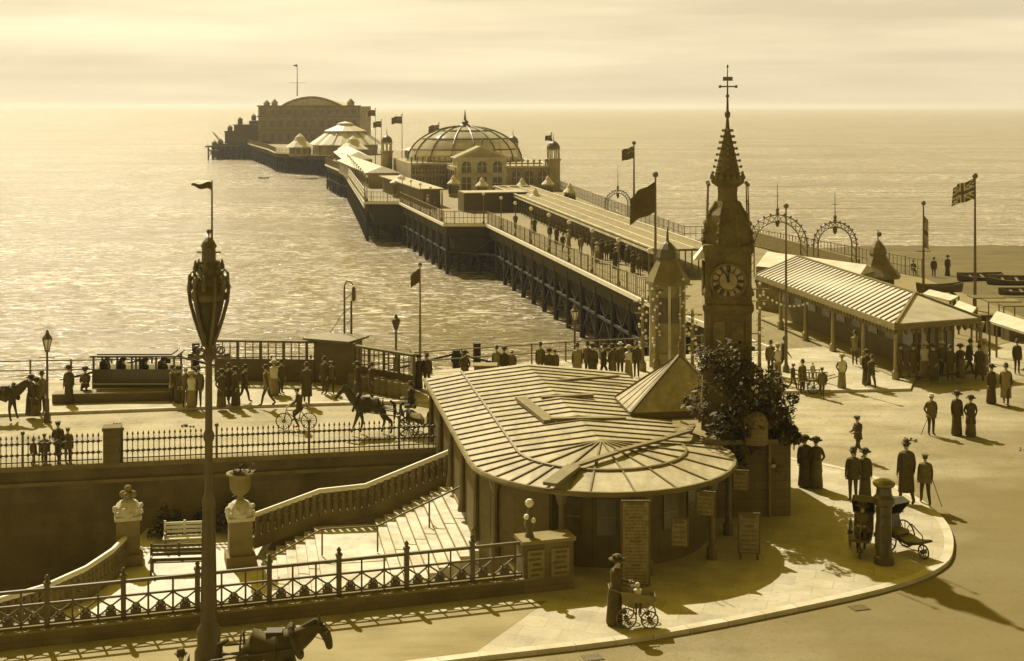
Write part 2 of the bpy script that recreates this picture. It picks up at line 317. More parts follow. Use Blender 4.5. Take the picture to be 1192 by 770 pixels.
# sunken court: deep pit, terrace, walls
sheet('ground', [(-60, 20), (3, 30), (3, 60), (-60, 60)], -6.4, 'dark_stone')
PIL_L, PIL_R = Vector((-13.8, 49.4, -2.4)), Vector((-9.75, 49.3, -2.4))
CURVE = [Vector((-13.8, 49.2, -2.4)), Vector((-13.85, 47.6, -2.4)), Vector((-14.2, 45.8, -2.4)), Vector((-15.0, 44.0, -2.4)), Vector((-16.6, 42.2, -2.4)), Vector((-19, 40.6, -2.4)), Vector((-23, 39, -2.4))]
tp = [(p.x, p.y) for p in CURVE[::-1]] + [(-14.2, 49.6), (-14.2, 53.4), (-9.3, 54.3), (-9.3, 49.4), (.6, 52), (.2, 39.2), (-13.1, 35.1), (-28, 30.6)]
sheet('court_floor', tp, -2.4, 'court_floor', .5)
mb = MB()
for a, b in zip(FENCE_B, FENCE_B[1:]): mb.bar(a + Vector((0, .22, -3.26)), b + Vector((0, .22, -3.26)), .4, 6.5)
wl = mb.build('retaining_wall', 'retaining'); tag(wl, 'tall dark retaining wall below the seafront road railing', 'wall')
mb = MB()
for a, b in zip(FENCE_B, FENCE_B[1:]): mb.bar(a + Vector((0, -.06, -.52)), b + Vector((0, -.06, -.52)), .18, .14)
mb.build('string_course', 'stone', wl)
mb = MB()
for a, b in zip(FENCE_B, FENCE_B[1:]): mb.bar(a + Vector((0, .1, .09)), b + Vector((0, .1, .09)), .5, .18)
mb.build('coping', 'stone', wl)
mb = MB()
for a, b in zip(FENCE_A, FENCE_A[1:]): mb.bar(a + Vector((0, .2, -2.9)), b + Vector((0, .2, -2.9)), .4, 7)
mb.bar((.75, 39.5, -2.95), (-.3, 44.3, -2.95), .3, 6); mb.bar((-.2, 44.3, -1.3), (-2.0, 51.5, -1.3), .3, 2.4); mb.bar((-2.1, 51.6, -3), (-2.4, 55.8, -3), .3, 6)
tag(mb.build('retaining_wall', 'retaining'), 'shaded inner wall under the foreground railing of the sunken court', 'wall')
# ------------------------------------------------------------------ the pier
DECK_L = [(17.8, 70), (9.5, 99), (-3.1, 163.5), (-8.1, 163.5), (-16.5, 200.5), (-21.5, 201), (-25, 224.5), (-36, 297), (-38.5, 304), (-45, 331), (-49, 389), (-51, 393), (-69, 413), (-72, 418), (-80, 450), (-100, 520), (-100, 565)]
DECK_R = [(34, 86), (33.5, 112), (24, 143), (18, 143), (8.4, 227), (3, 290), (-22, 400), (-50, 470), (-56, 565)]
pier = empty('pier', (0, 160, 0), 'long pleasure pier on dark iron legs reaching far out to sea', 'pier')
poly = DECK_L + DECK_R[::-1]
MB().prism(poly, -.28, .02).build('deck', 'plank', pier)
mb = MB()
mb.prism([(x + .35, y) for x, y in DECK_L] + [(x - .35, y) for x, y in DECK_R[::-1]], -1.5, -.3)
for o_ in (1.4, 5, 9, 13):  # deep girders added to keep daylight from showing through under the deck
    for a, b in zip(DECK_L[1:], DECK_L[2:]):
        if b[1] < 330: mb.bar((a[0] + o_, a[1], -2.3), (b[0] + o_, b[1], -2.3), .3, 1.7)
mb.build('deck_frame', 'deck_soffit', pier)
mb = MB()
for a, b in zip(DECK_L, DECK_L[1:]): mb.bar((a[0], a[1], -.12), (b[0], b[1], -.12), .16, .34)
for a, b in zip(DECK_R[2:], DECK_R[3:]): mb.bar((a[0], a[1], -.12), (b[0], b[1], -.12), .16, .34)
mb.build('edge_board', 'white_paint', pier)
def interp(line, y):
    for a, b in zip(line, line[1:]):
        if a[1] <= y <= b[1] and b[1] > a[1]: return lerp(a[0], b[0], (y - a[1]) / (b[1] - a[1]))
    return line[-1][0]
def railing(mb, pts, h, step, z=0, rails=(1.0, .5, .06), post=.05, pick=None):
    for a, b in zip(pts, pts[1:]):
        for r in rails: mb.bar((a[0], a[1], z + h * r), (b[0], b[1], z + h * r), .06)
    for p in along([(q[0], q[1], z) for q in pts], step): mb.bar(p, p + Vector((0, 0, h * 1.06)), post * 1.6)
    if pick:
        for p in along([(q[0], q[1], z) for q in pts], pick): mb.bar(p, p + Vector((0, 0, h)), post * .9)
mb = MB(); railing(mb, [(x + .1, y) for x, y in DECK_L if y > 78], 1.5, 2.4, pick=.5); mb.build('railing', 'wood', pier)
mb = MB(); railing(mb, [(x - .1, y) for x, y in DECK_R if 100 < y < 420], 1.5, 2.4, pick=.6); mb.build('railing', 'wood', pier)
pm = MB(); pm.tube((0, 0, -8), (0, 0, -.9), .24, .24, 8); pm.lathe([(.34, 0), (.34, .25), (.24, .4)], (0, 0, -1.6), 8)
p0 = None; npile = 0; rest = MB(); br = MB()
yy = 84.0
while yy < 560:
    xl, xr = interp(DECK_L, yy) + .5, interp(DECK_R, yy) - .5
    k = max(4, int((xr - xl) / 3.6)); xs = [lerp(xl, xr, i / k) for i in range(k + 1)]
    for i, x in enumerate(xs):
        if npile < 98 and i < 2 and yy < 430:
            if p0 is None: p0 = pm.build('pile', 'pier_iron', pier); c = p0
            else: c = p0.copy(); COL.objects.link(c)
            c.parent = pier; c.location = (x, yy, 0); npile += 1
        else: rest.tube((x, yy, -8), (x, yy, -.9), .24, .24, 6)
    for i in range(k):
        if i < 4:
            br.bar((xs[i], yy, -5.6), (xs[i + 1], yy, -1.1), .12); br.bar((xs[i], yy, -1.1), (xs[i + 1], yy, -5.6), .12)
    x2 = interp(DECK_L, yy + 5) + .5
    br.bar((xl, yy, -5.4), (x2, yy + 5, -1.1), .12); br.bar((xl, yy, -1.1), (x2, yy + 5, -5.4), .12)
    for i, x in enumerate(xs): rest.tube((x + 1.2, yy + 2.5, -8), (x + 1.2, yy + 2.5, -.9), .24, .24, 6)
    br.bar((xl, yy, -3.3), (xs[-1], yy, -3.3), .2); br.bar((xl, yy, -3.3), (x2, yy + 5, -3.3), .2)
    yy += 5 if yy < 320 else 8
tag(rest.build('pile', 'pier_iron', pier), kind='stuff')
br.build('cross_bracing', 'pier_iron', pier)

def lamp_pole(x, y, z, h, label, group, bulbs=True):
    t = empty('lamp_pole', (x, y, z), label, 'lamp', group)
    mb = MB(); mb.tube((x, y, z), (x, y, z + h), .07, .045, 6); mb.lathe([(.14, 0), (.14, .3), (.07, .4)], (x, y, z), 6)
    mb.build('pole', 'iron', t)
    MB().ball((x, y, z + h + .17), .2, 8).build('globe', 'glass_globe', t); return t
for i, p in enumerate(along([(x + .4, y, 0) for x, y in DECK_L if 95 < y < 330], 8.3)):
    lamp_pole(p.x, p.y, .02, 3.4, 'slender globe lamp, %s from the shore along the open pier railing' % ORD[i], 'lamps along the pier railing')
# ---- windbreak shelter running down the middle of the pier
SH = [Vector((2.7 - .16 * (y - 167), y, 0)) for y in (112, 125, 140, 155, 170, 185, 200)]
sh = empty('pier_shelter', tuple(SH[3]), 'long low windbreak shelter with pale roof down the middle of the pier', 'shelter')
mb = MB(); wv = Vector((5.2, .9, 0))
mb.prism([(p.x, p.y) for p in SH] + [((p + wv).x, (p + wv).y) for p in SH[::-1]], 2.15, 2.33); 
mb.lathe([(2.9, 2.15), (2.9, 2.33)], (SH[-1].x + 2.6, SH[-1].y + .4, 0), 16); mb.build('roof', 'plank', sh)
mb = MB()
for off in (Vector((.1, 0, 0)), wv - Vector((.1, 0, 0))):
    for a, b in zip(SH, SH[1:]): mb.bar(a + off + Vector((0, 0, 2.05)), b + off + Vector((0, 0, 2.05)), .22, .22)
for t in (.33, .66):
    for a, b in zip(SH, SH[1:]): mb.bar(a + wv * t + Vector((0, 0, 2.37)), b + wv * t + Vector((0, 0, 2.37)), .16, .1)
for a, b in zip(SH, SH[1:]):
    for o_ in (Vector((.05, 0, .3)), wv + Vector((-.05, 0, .3))): mb.bar(a + o_ + Vector((0, 0, 2.1)), b + o_ + Vector((0, 0, 2.1)), .2, .12)
mb.build('fascia', 'pavilion_pale', sh)
for p in along(SH, 2.0):
    for o in (.15, 5.0): mb = MB(); mb.tube(p + Vector((o, o * .17, 0)), p + Vector((o, o * .17, 2.1)), .06, .06, 6); mb.build('column', 'wood', sh)
mb = MB(); mid = wv * .5
for a, b in zip(SH, SH[1:]):
    mb.bar(a + mid * .55 + Vector((0, 0, 1.05)), b + mid * .55 + Vector((0, 0, 1.05)), .1, 2.1)
    mb.bar(a + mid * .35 + Vector((0, 0, .42)), b + mid * .35 + Vector((0, 0, .42)), .5, .08)
mb.build('screen', 'dark_wood', sh)
# lattice arch on the right railing
def ornate_arch(name, c, r, h, label, ax, spike=2.0, group=None):
    """double iron hoop with lattice, spike and hanging lantern"""
    t = empty(name, tuple(c), label, 'arch', group); c = Vector(c); u = Vector((math.cos(ax), math.sin(ax), 0)); up = Vector((0, 0, 1))
    q = lambda rr, a: c + u * rr * math.cos(a) + up * (h + rr * math.sin(a))
    mb = MB(); N = 14
    for rr in (r, r * .78):
        mb.path([c + u * rr, *[q(rr, math.pi * i / N) for i in range(N + 1)], c - u * rr], .055, 5)
    mb.build('hoop', 'iron', t)
    mb = MB()
    for i in range(N):
        a, b = math.pi * i / N, math.pi * (i + 1) / N
        mb.bar(q(r, a), q(r * .78, b), .05); mb.bar(q(r * .78, a), q(r, b), .05); mb.ball(q(r * 1.04, a), .09, 6)
    mb.ball(q(r * 1.04, math.pi), .09, 6)
    for s_ in (-1, 1):
        for k in range(4):
            z0, z1 = h * k / 4, h * (k + 1) / 4
            mb.bar(c + u * s_ * r + up * z0, c + u * s_ * r * .78 + up * z1, .05)
    mb.build('lattice', 'iron', t)
    top = q(r, math.pi / 2)
    mb = MB(); mb.tube(top, top + up * spike, .05, .02, 6); mb.lathe([(.05, 0), (.16, .12), (.1, .3), (.18, .42), (.05, .6)], tuple(top), 8); mb.bar(top + up * spike * .6 - u * .25, top + up * spike * .6 + u * .25, .04); mb.build('spike', 'iron', t)
    mb = MB(); mb.tube(top, top - up * .4, .03, .03, 5); mb.lathe([(.06, -1.0), (.18, -.75), (.2, -.5), (.05, -.38)], tuple(top), 8); mb.build('lantern', 'dark_iron', t)
    return t
q_ = P(722, 254, 0); ornate_arch('iron_arch', (q_.x - .3, q_.y, .02), 1.75, 1.7, 'small iron hoop arch on the right railing half way along the pier', R(20), 3.2)
q_ = P(905, 322, 0); ornate_arch('iron_arch', (q_.x, q_.y, .02), 2.55, 2.5, 'wide lattice iron arch with spike behind the shelter, beside the clock tower', R(8), 2.6, 'ornate arches over the pier entrance')
q_ = P(972, 322, 0); ornate_arch('iron_arch', (q_.x, q_.y, .02), 1.85, 2.6, 'narrow horseshoe iron arch with spike, right of the wide lattice arch', R(8), 2.4, 'ornate arches over the pier entrance')
# parapet board on the right edge of the entrance deck
mb = MB(); a, b = P(866, 268, 1.4), P(1000, 304, 1.2)
mb.bar(a - Vector((0, 0, .5)), b - Vector((0, 0, .5)), .2, 1.3); tag(mb.build('boundary_fence', 'wood', origin=a), 'plain boarded fence along the right edge of the pier entrance deck', 'fence')
# ---- winter garden pavilion with the glazed dome
rz = R(11.5); PX = Matrix.Translation((-9.3, 225, .02)) @ Matrix.Rotation(rz, 4, 'Z')
pv_ = empty('domed_pavilion', (-9.3, 225, .02), 'pale pavilion with huge glazed dome in the middle of the pier', 'pavilion')
B = lambda: MB(PX.copy())
mb = B(); mb.box(8.5, 5, 2.0, 17, 10, 4.0); mb.box(5.5, 23, 2.1, 23, 26, 4.2); mb.box(8.5, 42, 2, 17, 12, 4); mb.build('wall', 'pavilion', pv_)
mb = B(); mb.box(4.3, 1.8, 2.75, 8.2, 5.2, 5.5); mb.build('front_block', 'pavilion_pale', pv_)
mb = B(); mb.add([(0, -1, 5.5), (8.6, -1, 5.5), (4.3, -1, 7.4), (0, 4.6, 5.5), (8.6, 4.6, 5.5), (4.3, 4.6, 7.4)], [(0, 1, 2), (5, 4, 3), (0, 2, 5, 3), (1, 4, 5, 2)]); mb.build('gable', 'pavilion', pv_)
mb = B()
mb.box(4.3, 1.75, 5.5, 8.8, 5.6, .22); mb.box(13, .0, 4.0, 8.6, .5, .3); mb.box(-3, 9.9, 4.2, 6.4, .5, .3); mb.box(17, 20, 4.1, .5, 36, .3); mb.box(4.3, -1.0, 2.75, 8.5, .3, .25)
mb.add([(-.2, -1.15, 5.6), (8.8, -1.15, 5.6), (4.3, -1.15, 7.6), (.5, -1.15, 5.6), (8.1, -1.15, 5.6), (4.3, -1.15, 7.25)], [(0, 3, 5, 2), (1, 2, 5, 4)])
mb.build('cornice', 'pavilion_pale', pv_)
for x_, y_, z_ in [(9.2 + i, .1, 4.1) for i in range(8)] + [(-5.9 + i * .95, 10, 4.3) for i in range(7)] + [(4.3, -1, 7.5)]: mb = B(); mb.lathe([(.16, 0), (.1, .2), (.14, .7), (.3, .8), (.05, 1.1)], (x_, y_, z_), 6); mb.build('finial', 'stone', pv_)
def win(cx, cy, cz, ww, hh, arched=True, side=False):
    b = B()
    n = 8; pts = [(-ww / 2, 0), (ww / 2, 0)] + ([(ww / 2 * math.cos(math.pi * i / n), hh - ww / 2 + ww / 2 * math.sin(math.pi * i / n)) for i in range(n + 1)] if arched else [(ww / 2, hh), (-ww / 2, hh)])
    v = [(cx + p[0], cy, cz + p[1]) for p in pts] + [(cx + p[0], cy - .12, cz + p[1]) for p in pts]; m = len(pts)
    b.add(v, [tuple(range(m, 2 * m))] + [(i, m + i, m + (i + 1) % m, (i + 1) % m)[::-1] for i in range(m)])
    o = b.build('window', 'window', pv_)
    b = B(); b.box(cx, cy - .16, cz + hh * .5, .1, .1, hh * .94); b.box(cx, cy - .17, cz + hh * .55, ww, .06, .09); b.box(cx, cy - .14, cz - .08, ww + .3, .3, .14); b.build('frame', 'pavilion_pale', o)
for i in range(3):
    win(1.7 + i * 2.6, -.8, 3.1, 1.5, 1.9); win(1.7 + i * 2.6, -.8, .15, 1.5, 2.2, False)
for i in range(3): win(10.2 + i * 2.2, 0, 1.0, 1.3, 2.3)
for i in range(5): win(-5.3 + i * 1.15, 10, .5, .7, 1.3, False); win(-5.3 + i * 1.15, 10, 2.4, .7, 1.3)
for i in range(4): 
    b = B(); b.box(-.02, 1.6 + i * 2.3, 2.2, .14, 1.3, 2.4); b.build('window', 'window', pv_)
DC = (5.5, 23); dr, dh, dz = 10.4, 6.2, 4.2
dp = [(dr * math.cos(a), dz + dh * math.sin(a)) for a in [math.pi / 2 * i / 9 for i in range(10)]]; dp[-1] = (.3, dz + dh)
dome = B().lathe(dp, (DC[0], DC[1], 0), 32, caps=False).build('dome', 'dome_glass', pv_, smooth=True)
mb = B()
for k in range(16):
    t = 2 * math.pi * k / 16
    mb.path([(DC[0] + (r + .08) * math.cos(t), DC[1] + (r + .08) * math.sin(t), z + .05) for r, z in dp], .13, 5)
mb.build('rib', 'iron', dome)
mb = B()
for r, z in dp[:8:2] + [dp[8]]: mb.ring((DC[0], DC[1], z + .05), r + .06, .12, 32, 'z')
mb.ring((DC[0], DC[1], dz), dr + .1, .3, 32, 'z'); mb.build('hoop_rail', 'iron', dome)
mb = B(); mb.lathe([(1.0, 0), (1.0, .3), (.5, .6), (.7, .9), (.25, 1.3), (.1, 2.6), (.02, 3.2)], (DC[0], DC[1], dz + dh - .15), 10); mb.build('finial', 'iron', dome)
def turret(px_, py_, r, h, s=1.0):
    b = B(); b.lathe([(r, 0), (r, h), (r * 1.15, h + .1), (r * 1.15, h + .35), (r * .95, h + .4)], (px_, py_, 0), 8); o = b.build('turret', 'pavilion', pv_)
    b = B()
    for k in range(8):
        a = math.pi / 4 * k; b.tube((px_ + r * .85 * math.cos(a), py_ + r * .85 * math.sin(a), h + .3), (px_ + r * .85 * math.cos(a), py_ + r * .85 * math.sin(a), h + 1.7 * s), .13, .13, 5)
    b.lathe([(r, 0), (r, .25)], (px_, py_, h + 1.7 * s), 8); b.build('belfry', 'pavilion_pale', o)
    b = B(); b.lathe([(r * 1.0, 0), (r * .95, .5), (r * .7, 1.0), (r * .25, 1.35), (.06, 1.5), (.04, 2.6)], (px_, py_, h + 1.7 * s + .25), 10); b.build('cupola', 'iron', o)
turret(16.6, .4, 1.15, 4.9); turret(-7.2, 36.5, 1.1, 5.2); turret(17, 36, 1.1, 5)
# ---- bandstand like tents further out
t = empty('tent_roofed_hall', (-48.5, 400, 0), 'wide hall with two tier white tent roof before the theatre', 'pavilion')
c = (-48.5, 400, 0)
MB().lathe([(9.2, .02), (9.2, 3.0)], c, 12).build('wall', 'pavilion', t)
MB().lathe([(10.8, 2.9), (10.6, 3.1), (5.5, 6.6), (5.5, 6.9)], c, 12).build('roof', 'tent', t)
MB().lathe([(6.2, 6.7), (6.1, 6.9), (2.6, 8.4), (2.2, 9.1), (.1, 9.6)], c, 12).build('upper_roof', 'roof_white', t)
mb = MB()
for k in range(12):
    a = math.pi / 6 * k + .26; mb.bar((c[0] + 9.3 * math.cos(a), c[1] + 9.3 * math.sin(a), 0), (c[0] + 9.3 * math.cos(a), c[1] + 9.3 * math.sin(a), 3), .25)
    mb.bar((c[0] + 10.7 * math.cos(a), c[1] + 10.7 * math.sin(a), 3.15), (c[0] + 5.5 * math.cos(a), c[1] + 5.5 * math.sin(a), 6.7), .18)
mb.build('frame', 'iron', t)
def kiosk(x, y, r, hw, hr, label, name='round_kiosk'):
    t = empty(name, (x, y, .02), label, 'kiosk')
    MB().lathe([(r, 0), (r, hw)], (x, y, .02), 10).build('wall', 'pavilion', t)
    MB().lathe([(r * 1.35, hw - .1), (r * 1.3, hw + .05), (r * .6, hw + hr * .45), (r * .4, hw + hr * .75), (.05, hw + hr)], (x, y, .02), 10).build('roof', 'tent', t)
    for k in range(10):
        a = math.pi / 5 * k; mb = MB(); mb.box(x + (r + .02) * math.cos(a + .314), y + (r + .02) * math.sin(a + .314), hw * .55, .12, r * .35, hw * .55, a + .314); mb.build('window', 'window', t)
q_ = P(411, 184, 0); kiosk(q_.x, q_.y, 3.2, 2.4, 3.6, 'small round kiosk with white conical roof nearest the tent roofed hall')
q_ = P(341, 182, 0); kiosk(q_.x + 2, q_.y, 3.0, 2.6, 3.8, 'small round kiosk with conical roof at the left edge of the far deck')
q_ = P(447, 230, 0); kiosk(q_.x + 2.6, q_.y, 1.3, 2.3, 1.2, 'little square roofed booth at the stepped left edge of the pier')
def ridge_hall(name, a, b, wd, hw, hr, label, cat='shelter', roof='roof_sheet', wall='pavilion'):
    a, b = Vector(a), Vector(b); d = (b - a).normalized(); n = Vector((d.y, -d.x, 0)) * wd / 2; up = Vector((0, 0, 1))
    t = empty(name, tuple(a), label, cat); mb = MB(); mb.prism([tuple((a - n * .85)[:2]), tuple((a + n * .85)[:2]), tuple((b + n * .85)[:2]), tuple((b - n * .85)[:2])], a.z, a.z + hw); mb.build('wall', wall, t)
    e = up * hw; mb = MB(); r0, r1 = a + d * wd * .3 + e + up * hr, b - d * wd * .3 + e + up * hr
    mb.add([a - n + e, a + n + e, b + n + e, b - n + e, r0, r1], [(0, 1, 4), (1, 2, 5, 4), (2, 3, 5), (3, 0, 4, 5), (3, 2, 1, 0)]); mb.build('roof', roof, t)
    L_ = (b - a).length; k = int(L_ / 3.2)
    for i in range(k):
        for s_ in (-1, 1):
            p = a + d * (i + .5) * L_ / k + n * .86 * s_; mb = MB(); mb.bar(p - d * .75 + up * hw * .55, p + d * .75 + up * hw * .55, .12, hw * .5); mb.build('window', 'window', t)
    return t
def low_shelter(line, wd, h, label):
    line = [Vector((x, y, .02)) for x, y in line]; up = Vector((0, 0, 1)); d = (line[-1] - line[0]).normalized(); n = Vector((d.y, -d.x, 0)) * wd
    t = empty('glazed_shelter', tuple(line[0]), label, 'shelter'); a, b = line[0], line[-1]
    mb = MB(); mb.prism([tuple((a - n * .08)[:2]), tuple((b - n * .08)[:2]), tuple((b + n * 1.08)[:2]), tuple((a + n * 1.08)[:2])], h, h + .14); mb.build('roof', 'roof_sheet', t)
    mb = MB(); mb.prism([tuple((a + n * .1)[:2]), tuple((b + n * .1)[:2]), tuple((b + n * .9)[:2]), tuple((a + n * .9)[:2])], .02, h); mb.build('wall', 'dark_wood', t)
    k = max(3, int((b - a).length / 2.2))
    for i in range(k):
        p = a.lerp(b, (i + .15) / k) + n * .085; q = a.lerp(b, (i + .85) / k) + n * .085; m = MB(); m.bar(p + up * h * .62, q + up * h * .62, .05, h * .5); w_ = m.build('window', 'window', t); m = MB(); m.bar((p + q) / 2 + up * h * .37, (p + q) / 2 + up * h * .87, .09); m.bar(p + up * h * .62, q + up * h * .62, .08, .08); m.build('frame', 'pavilion', w_)
    for i in range(k + 1): p = a.lerp(b, i / k); m = MB(); m.tube(p, p + up * h, .07, .07, 6); m.build('column', 'pavilion_pale', t)
    mb = MB(); mb.bar(a + up * (h - .1), b + up * (h - .1), .12, .25); mb.build('fascia', 'pavilion_pale', t); return t
low_shelter([(1.5, 186), (-7.2, 184.5)][::-1], 4.5, 2.5, 'dark glazed shelter lying crosswise in front of the domed pavilion') if False else None
low_shelter([(-7.2, 185), (1.2, 187)], 4.0, 2.5, 'dark glazed shelter lying crosswise in front of the domed pavilion')
low_shelter([(-18.6, 226), (-9.6, 190)], 3.0, 2.5, 'narrow glazed shelter along the left deck edge beside the domed pavilion')
for k, (x, y) in enumerate(((-4.5, 206), (1.5, 204), (5.5, 210), (-9, 212), (3, 178), (8, 190))): kiosk(x, y, .75, 2.1, 1.3, 'little conical roofed stall before the domed pavilion, %s from the shore' % ORD[sorted([206, 204, 210, 212, 178, 190]).index(y)], 'deck_stall')
ridge_hall('deck_hall', (-22, 235, .02), (-34, 290, .02), 6, 2.6, 1.0, 'long low hall with pale roof behind the domed pavilion on the left')
ridge_hall('deck_hall', (-33.5, 300, .02), (-42, 350, .02), 7, 2.4, 1.6, 'low pale roofed hall nearest the tent roofed hall', roof='tent')
ridge_hall('deck_hall', (-8, 290, .02), (-24, 350, .02), 8, 3.0, 1.5, 'low hall on the right of the far deck, hidden partly by the dome')
# pale boarded side fence on the stepped left edge
mb = MB(); fl_ = [Vector((-21.7, 201.5, 0)), Vector((-25.2, 224.5, 0)), Vector((-36.2, 296, 0))]
for z_ in (-.75, -.2, .75, 1.3, 1.85):
    for a, b in zip(fl_, fl_[1:]): mb.bar(a + Vector((0, 0, z_)), b + Vector((0, 0, z_)), .08, .3)
for p in along(fl_, 4): mb.bar(p + Vector((.1, 0, -1.0)), p + Vector((.1, 0, 2.0)), .14)
tag(mb.build('slatted_fence', 'pavilion_pale', origin=fl_[0]), 'pale fence of wide horizontal boards on the stepped far edge of the pier', 'fence')
# ---- theatre at the pier head
th = empty('pier_theatre', (-77, 520, 0), 'large dark theatre with arched roof at the far end of the pier', 'theatre')
X0, X1 = -96.0, -57.5
MB().box((X0 + X1) / 2, 540, 7, X1 - X0, 40, 14).build('wall', 'theatre', th)
mb = MB(); n = 16; ax0, ax1 = -87, -64.5
arc = [(lerp(ax0, ax1, i / n), 13.95 + 3.3 * math.sin(math.pi * i / n) ** .8 * (1 if i < n / 2 else .78 + .22 * math.sin(math.pi * i / n))) for i in range(n + 1)]
m = len(arc); mb.add([(x, 521, z) for x, z in arc] + [(x, 558, z) for x, z in arc], [tuple(range(m)), tuple(range(2 * m - 1, m - 1, -1))] + [(i + 1, i, m + i, m + i + 1) for i in range(m - 1)]); mb.build('roof', 'roof_white', th)
mb = MB(); mb.path([(x, 520.8, z + .15) for x, z in arc], .45, 5); mb.build('roof_edge', 'theatre', th)
mb = MB()
for z in (14.1, 10.2, 5.0): mb.box((X0 + X1) / 2, 519.8, z, X1 - X0 + .8, .8, .5)
for z in (14.1, 10.2, 5.0): mb.box(X0 - .1, 540, z, .7, 41, .45)
mb.build('cornice', 'stone', th)
for row, (z, hh) in enumerate(((11.8, 1.6), (7.4, 2.4), (2.4, 2.6))):
    for i in range(12):
        x = X0 + 2.2 + i * 3.1
        b = MB(); b.box(x, 519.95, z, 1.5, .3, hh); b.build('window', 'window', th)
for i in range(13):
    x = X0 + .7 + i * 3.1
    b = MB(); b.box(x, 519.85, 7, .35, .4, 13.6); b.build('pilaster', 'pavilion', th)
def cap(x, y, r, h, nm='turret'):
    b = MB(); b.lathe([(r, 0), (r, h * .4), (r * 1.2, h * .45), (r * .9, h * .6), (r * .4, h * .85), (.08, h)], (x, y, 14), 8); b.build(nm, 'theatre', th)
cap(-93.5, 524, 1.2, 2.4); cap(-90.5, 524, 1.2, 2.8); cap(-61.5, 524, 1.4, 3.0)
mb = MB(); p = D(346, 112, 521); mb.tube(p, p + Vector((0, 0, 12)), .22, .1, 6); mb.bar(p + Vector((-3, 0, 5)), p + Vector((3, 0, 5)), .1); mb.add([p + Vector((0, 0, 12)), p + Vector((-1.9, 0, 11.6)), p + Vector((0, 0, 11))], [(0, 1, 2)]); mb.build('flagpole', 'iron', th)
mb = MB(); mb.box(-101, 532, 5.6, 9.2, 20, 2.4); mb.box(-102.5, 534, 2.2, 12.6, 26, 4.4); mb.box(-98.5, 533, 7.6, 4.2, 14, 1.8); mb.build('side_wing', 'dark_wood', th)
mb = MB(); mb.box(-101.2, 531.8, 6.95, 9.8, 20.4, .3); mb.box(-102.6, 533.8, 4.5, 13.2, 26.6, .3); mb.build('wing_roof', 'dark_wood', th)
ls = empty('landing_stage', (-106, 522, SEA), 'dark stepped landing stage left of the theatre at the pier head', 'landing stage')
mb = MB(); mb.box(-101, 533, -2.9, 24, 24, 5.4); mb.box(-109, 530, -1.2, 13.5, 24, .6); mb.box(-97, 532, .3, 12, 24, .5); mb.box(-106, 534, 2.8, 7.5, 18, .4); mb.box(-111.3, 522, -2.6, 4, 16, .5); mb.build('platform', 'dark_wood', ls)
for i in range(12):
    for j in range(4): mb = MB(); mb.tube((-114 + i * 1.9, 516 + j * 7, -8), (-114 + i * 1.9, 516 + j * 7, -1.2), .3, .3, 6); mb.build('leg', 'pier_iron', ls)
mb = MB()
for i in range(11): mb.bar((-114 + i * 1.9, 516, -5.6), (-112.1 + i * 1.9, 516, -1.4), .2); mb.bar((-114 + i * 1.9, 516, -1.4), (-112.1 + i * 1.9, 516, -5.6), .2)
for i in range(5): mb.bar((-109.5 + i * 1.7, 525, -1), (-109.5 + i * 1.7, 525, 2.8), .3)
mb.build('brace', 'pier_iron', ls)
mb = MB(); railing(mb, [(-115, 519), (-103, 519)], 1.3, 1.5, -.9); railing(mb, [(-109.7, 525), (-102, 525)], 1.3, 1.5, 3.0); railing(mb, [(-103, 520), (-91, 520)], 1.4, 1.5, .5); mb.build('railing', 'iron', ls)
mb = MB(); p = D(257, 166, 519); q = D(248, 154, 519); mb.bar(p, q, .35); mb.bar(q, D(262, 167, 519), .12); mb.build('derrick', 'iron', ls)
for x_, y_, z_, h_ in ((-104, 526, 7, 2.0), (-107.5, 524, 4.6, 1.4), (-99, 527, 8.6, 1.6), (-110.5, 521, -.9, 1.8), (-112.5, 520, -.9, 1.1), (-107, 521, -.9, 2.6)): mb = MB(); mb.box(x_, y_, z_ + h_ / 2, 1.5, 2, h_); mb.lathe([(1.1, h_), (.5, h_ + .5), (.05, h_ + .9)], (x_, y_, z_), 6); mb.build('cabin', 'dark_wood', ls)
MB().box(-104, 531, 4.2, 3, 6, 2.4).build('hut', 'dark_wood', ls)
mb = MB(); mb.lathe([(2.3, 0), (1.2, 1.0), (.2, 1.6)], (-104, 531, 5.4), 4, rot=.78); mb.build('hut_roof', 'dark_wood', ls)
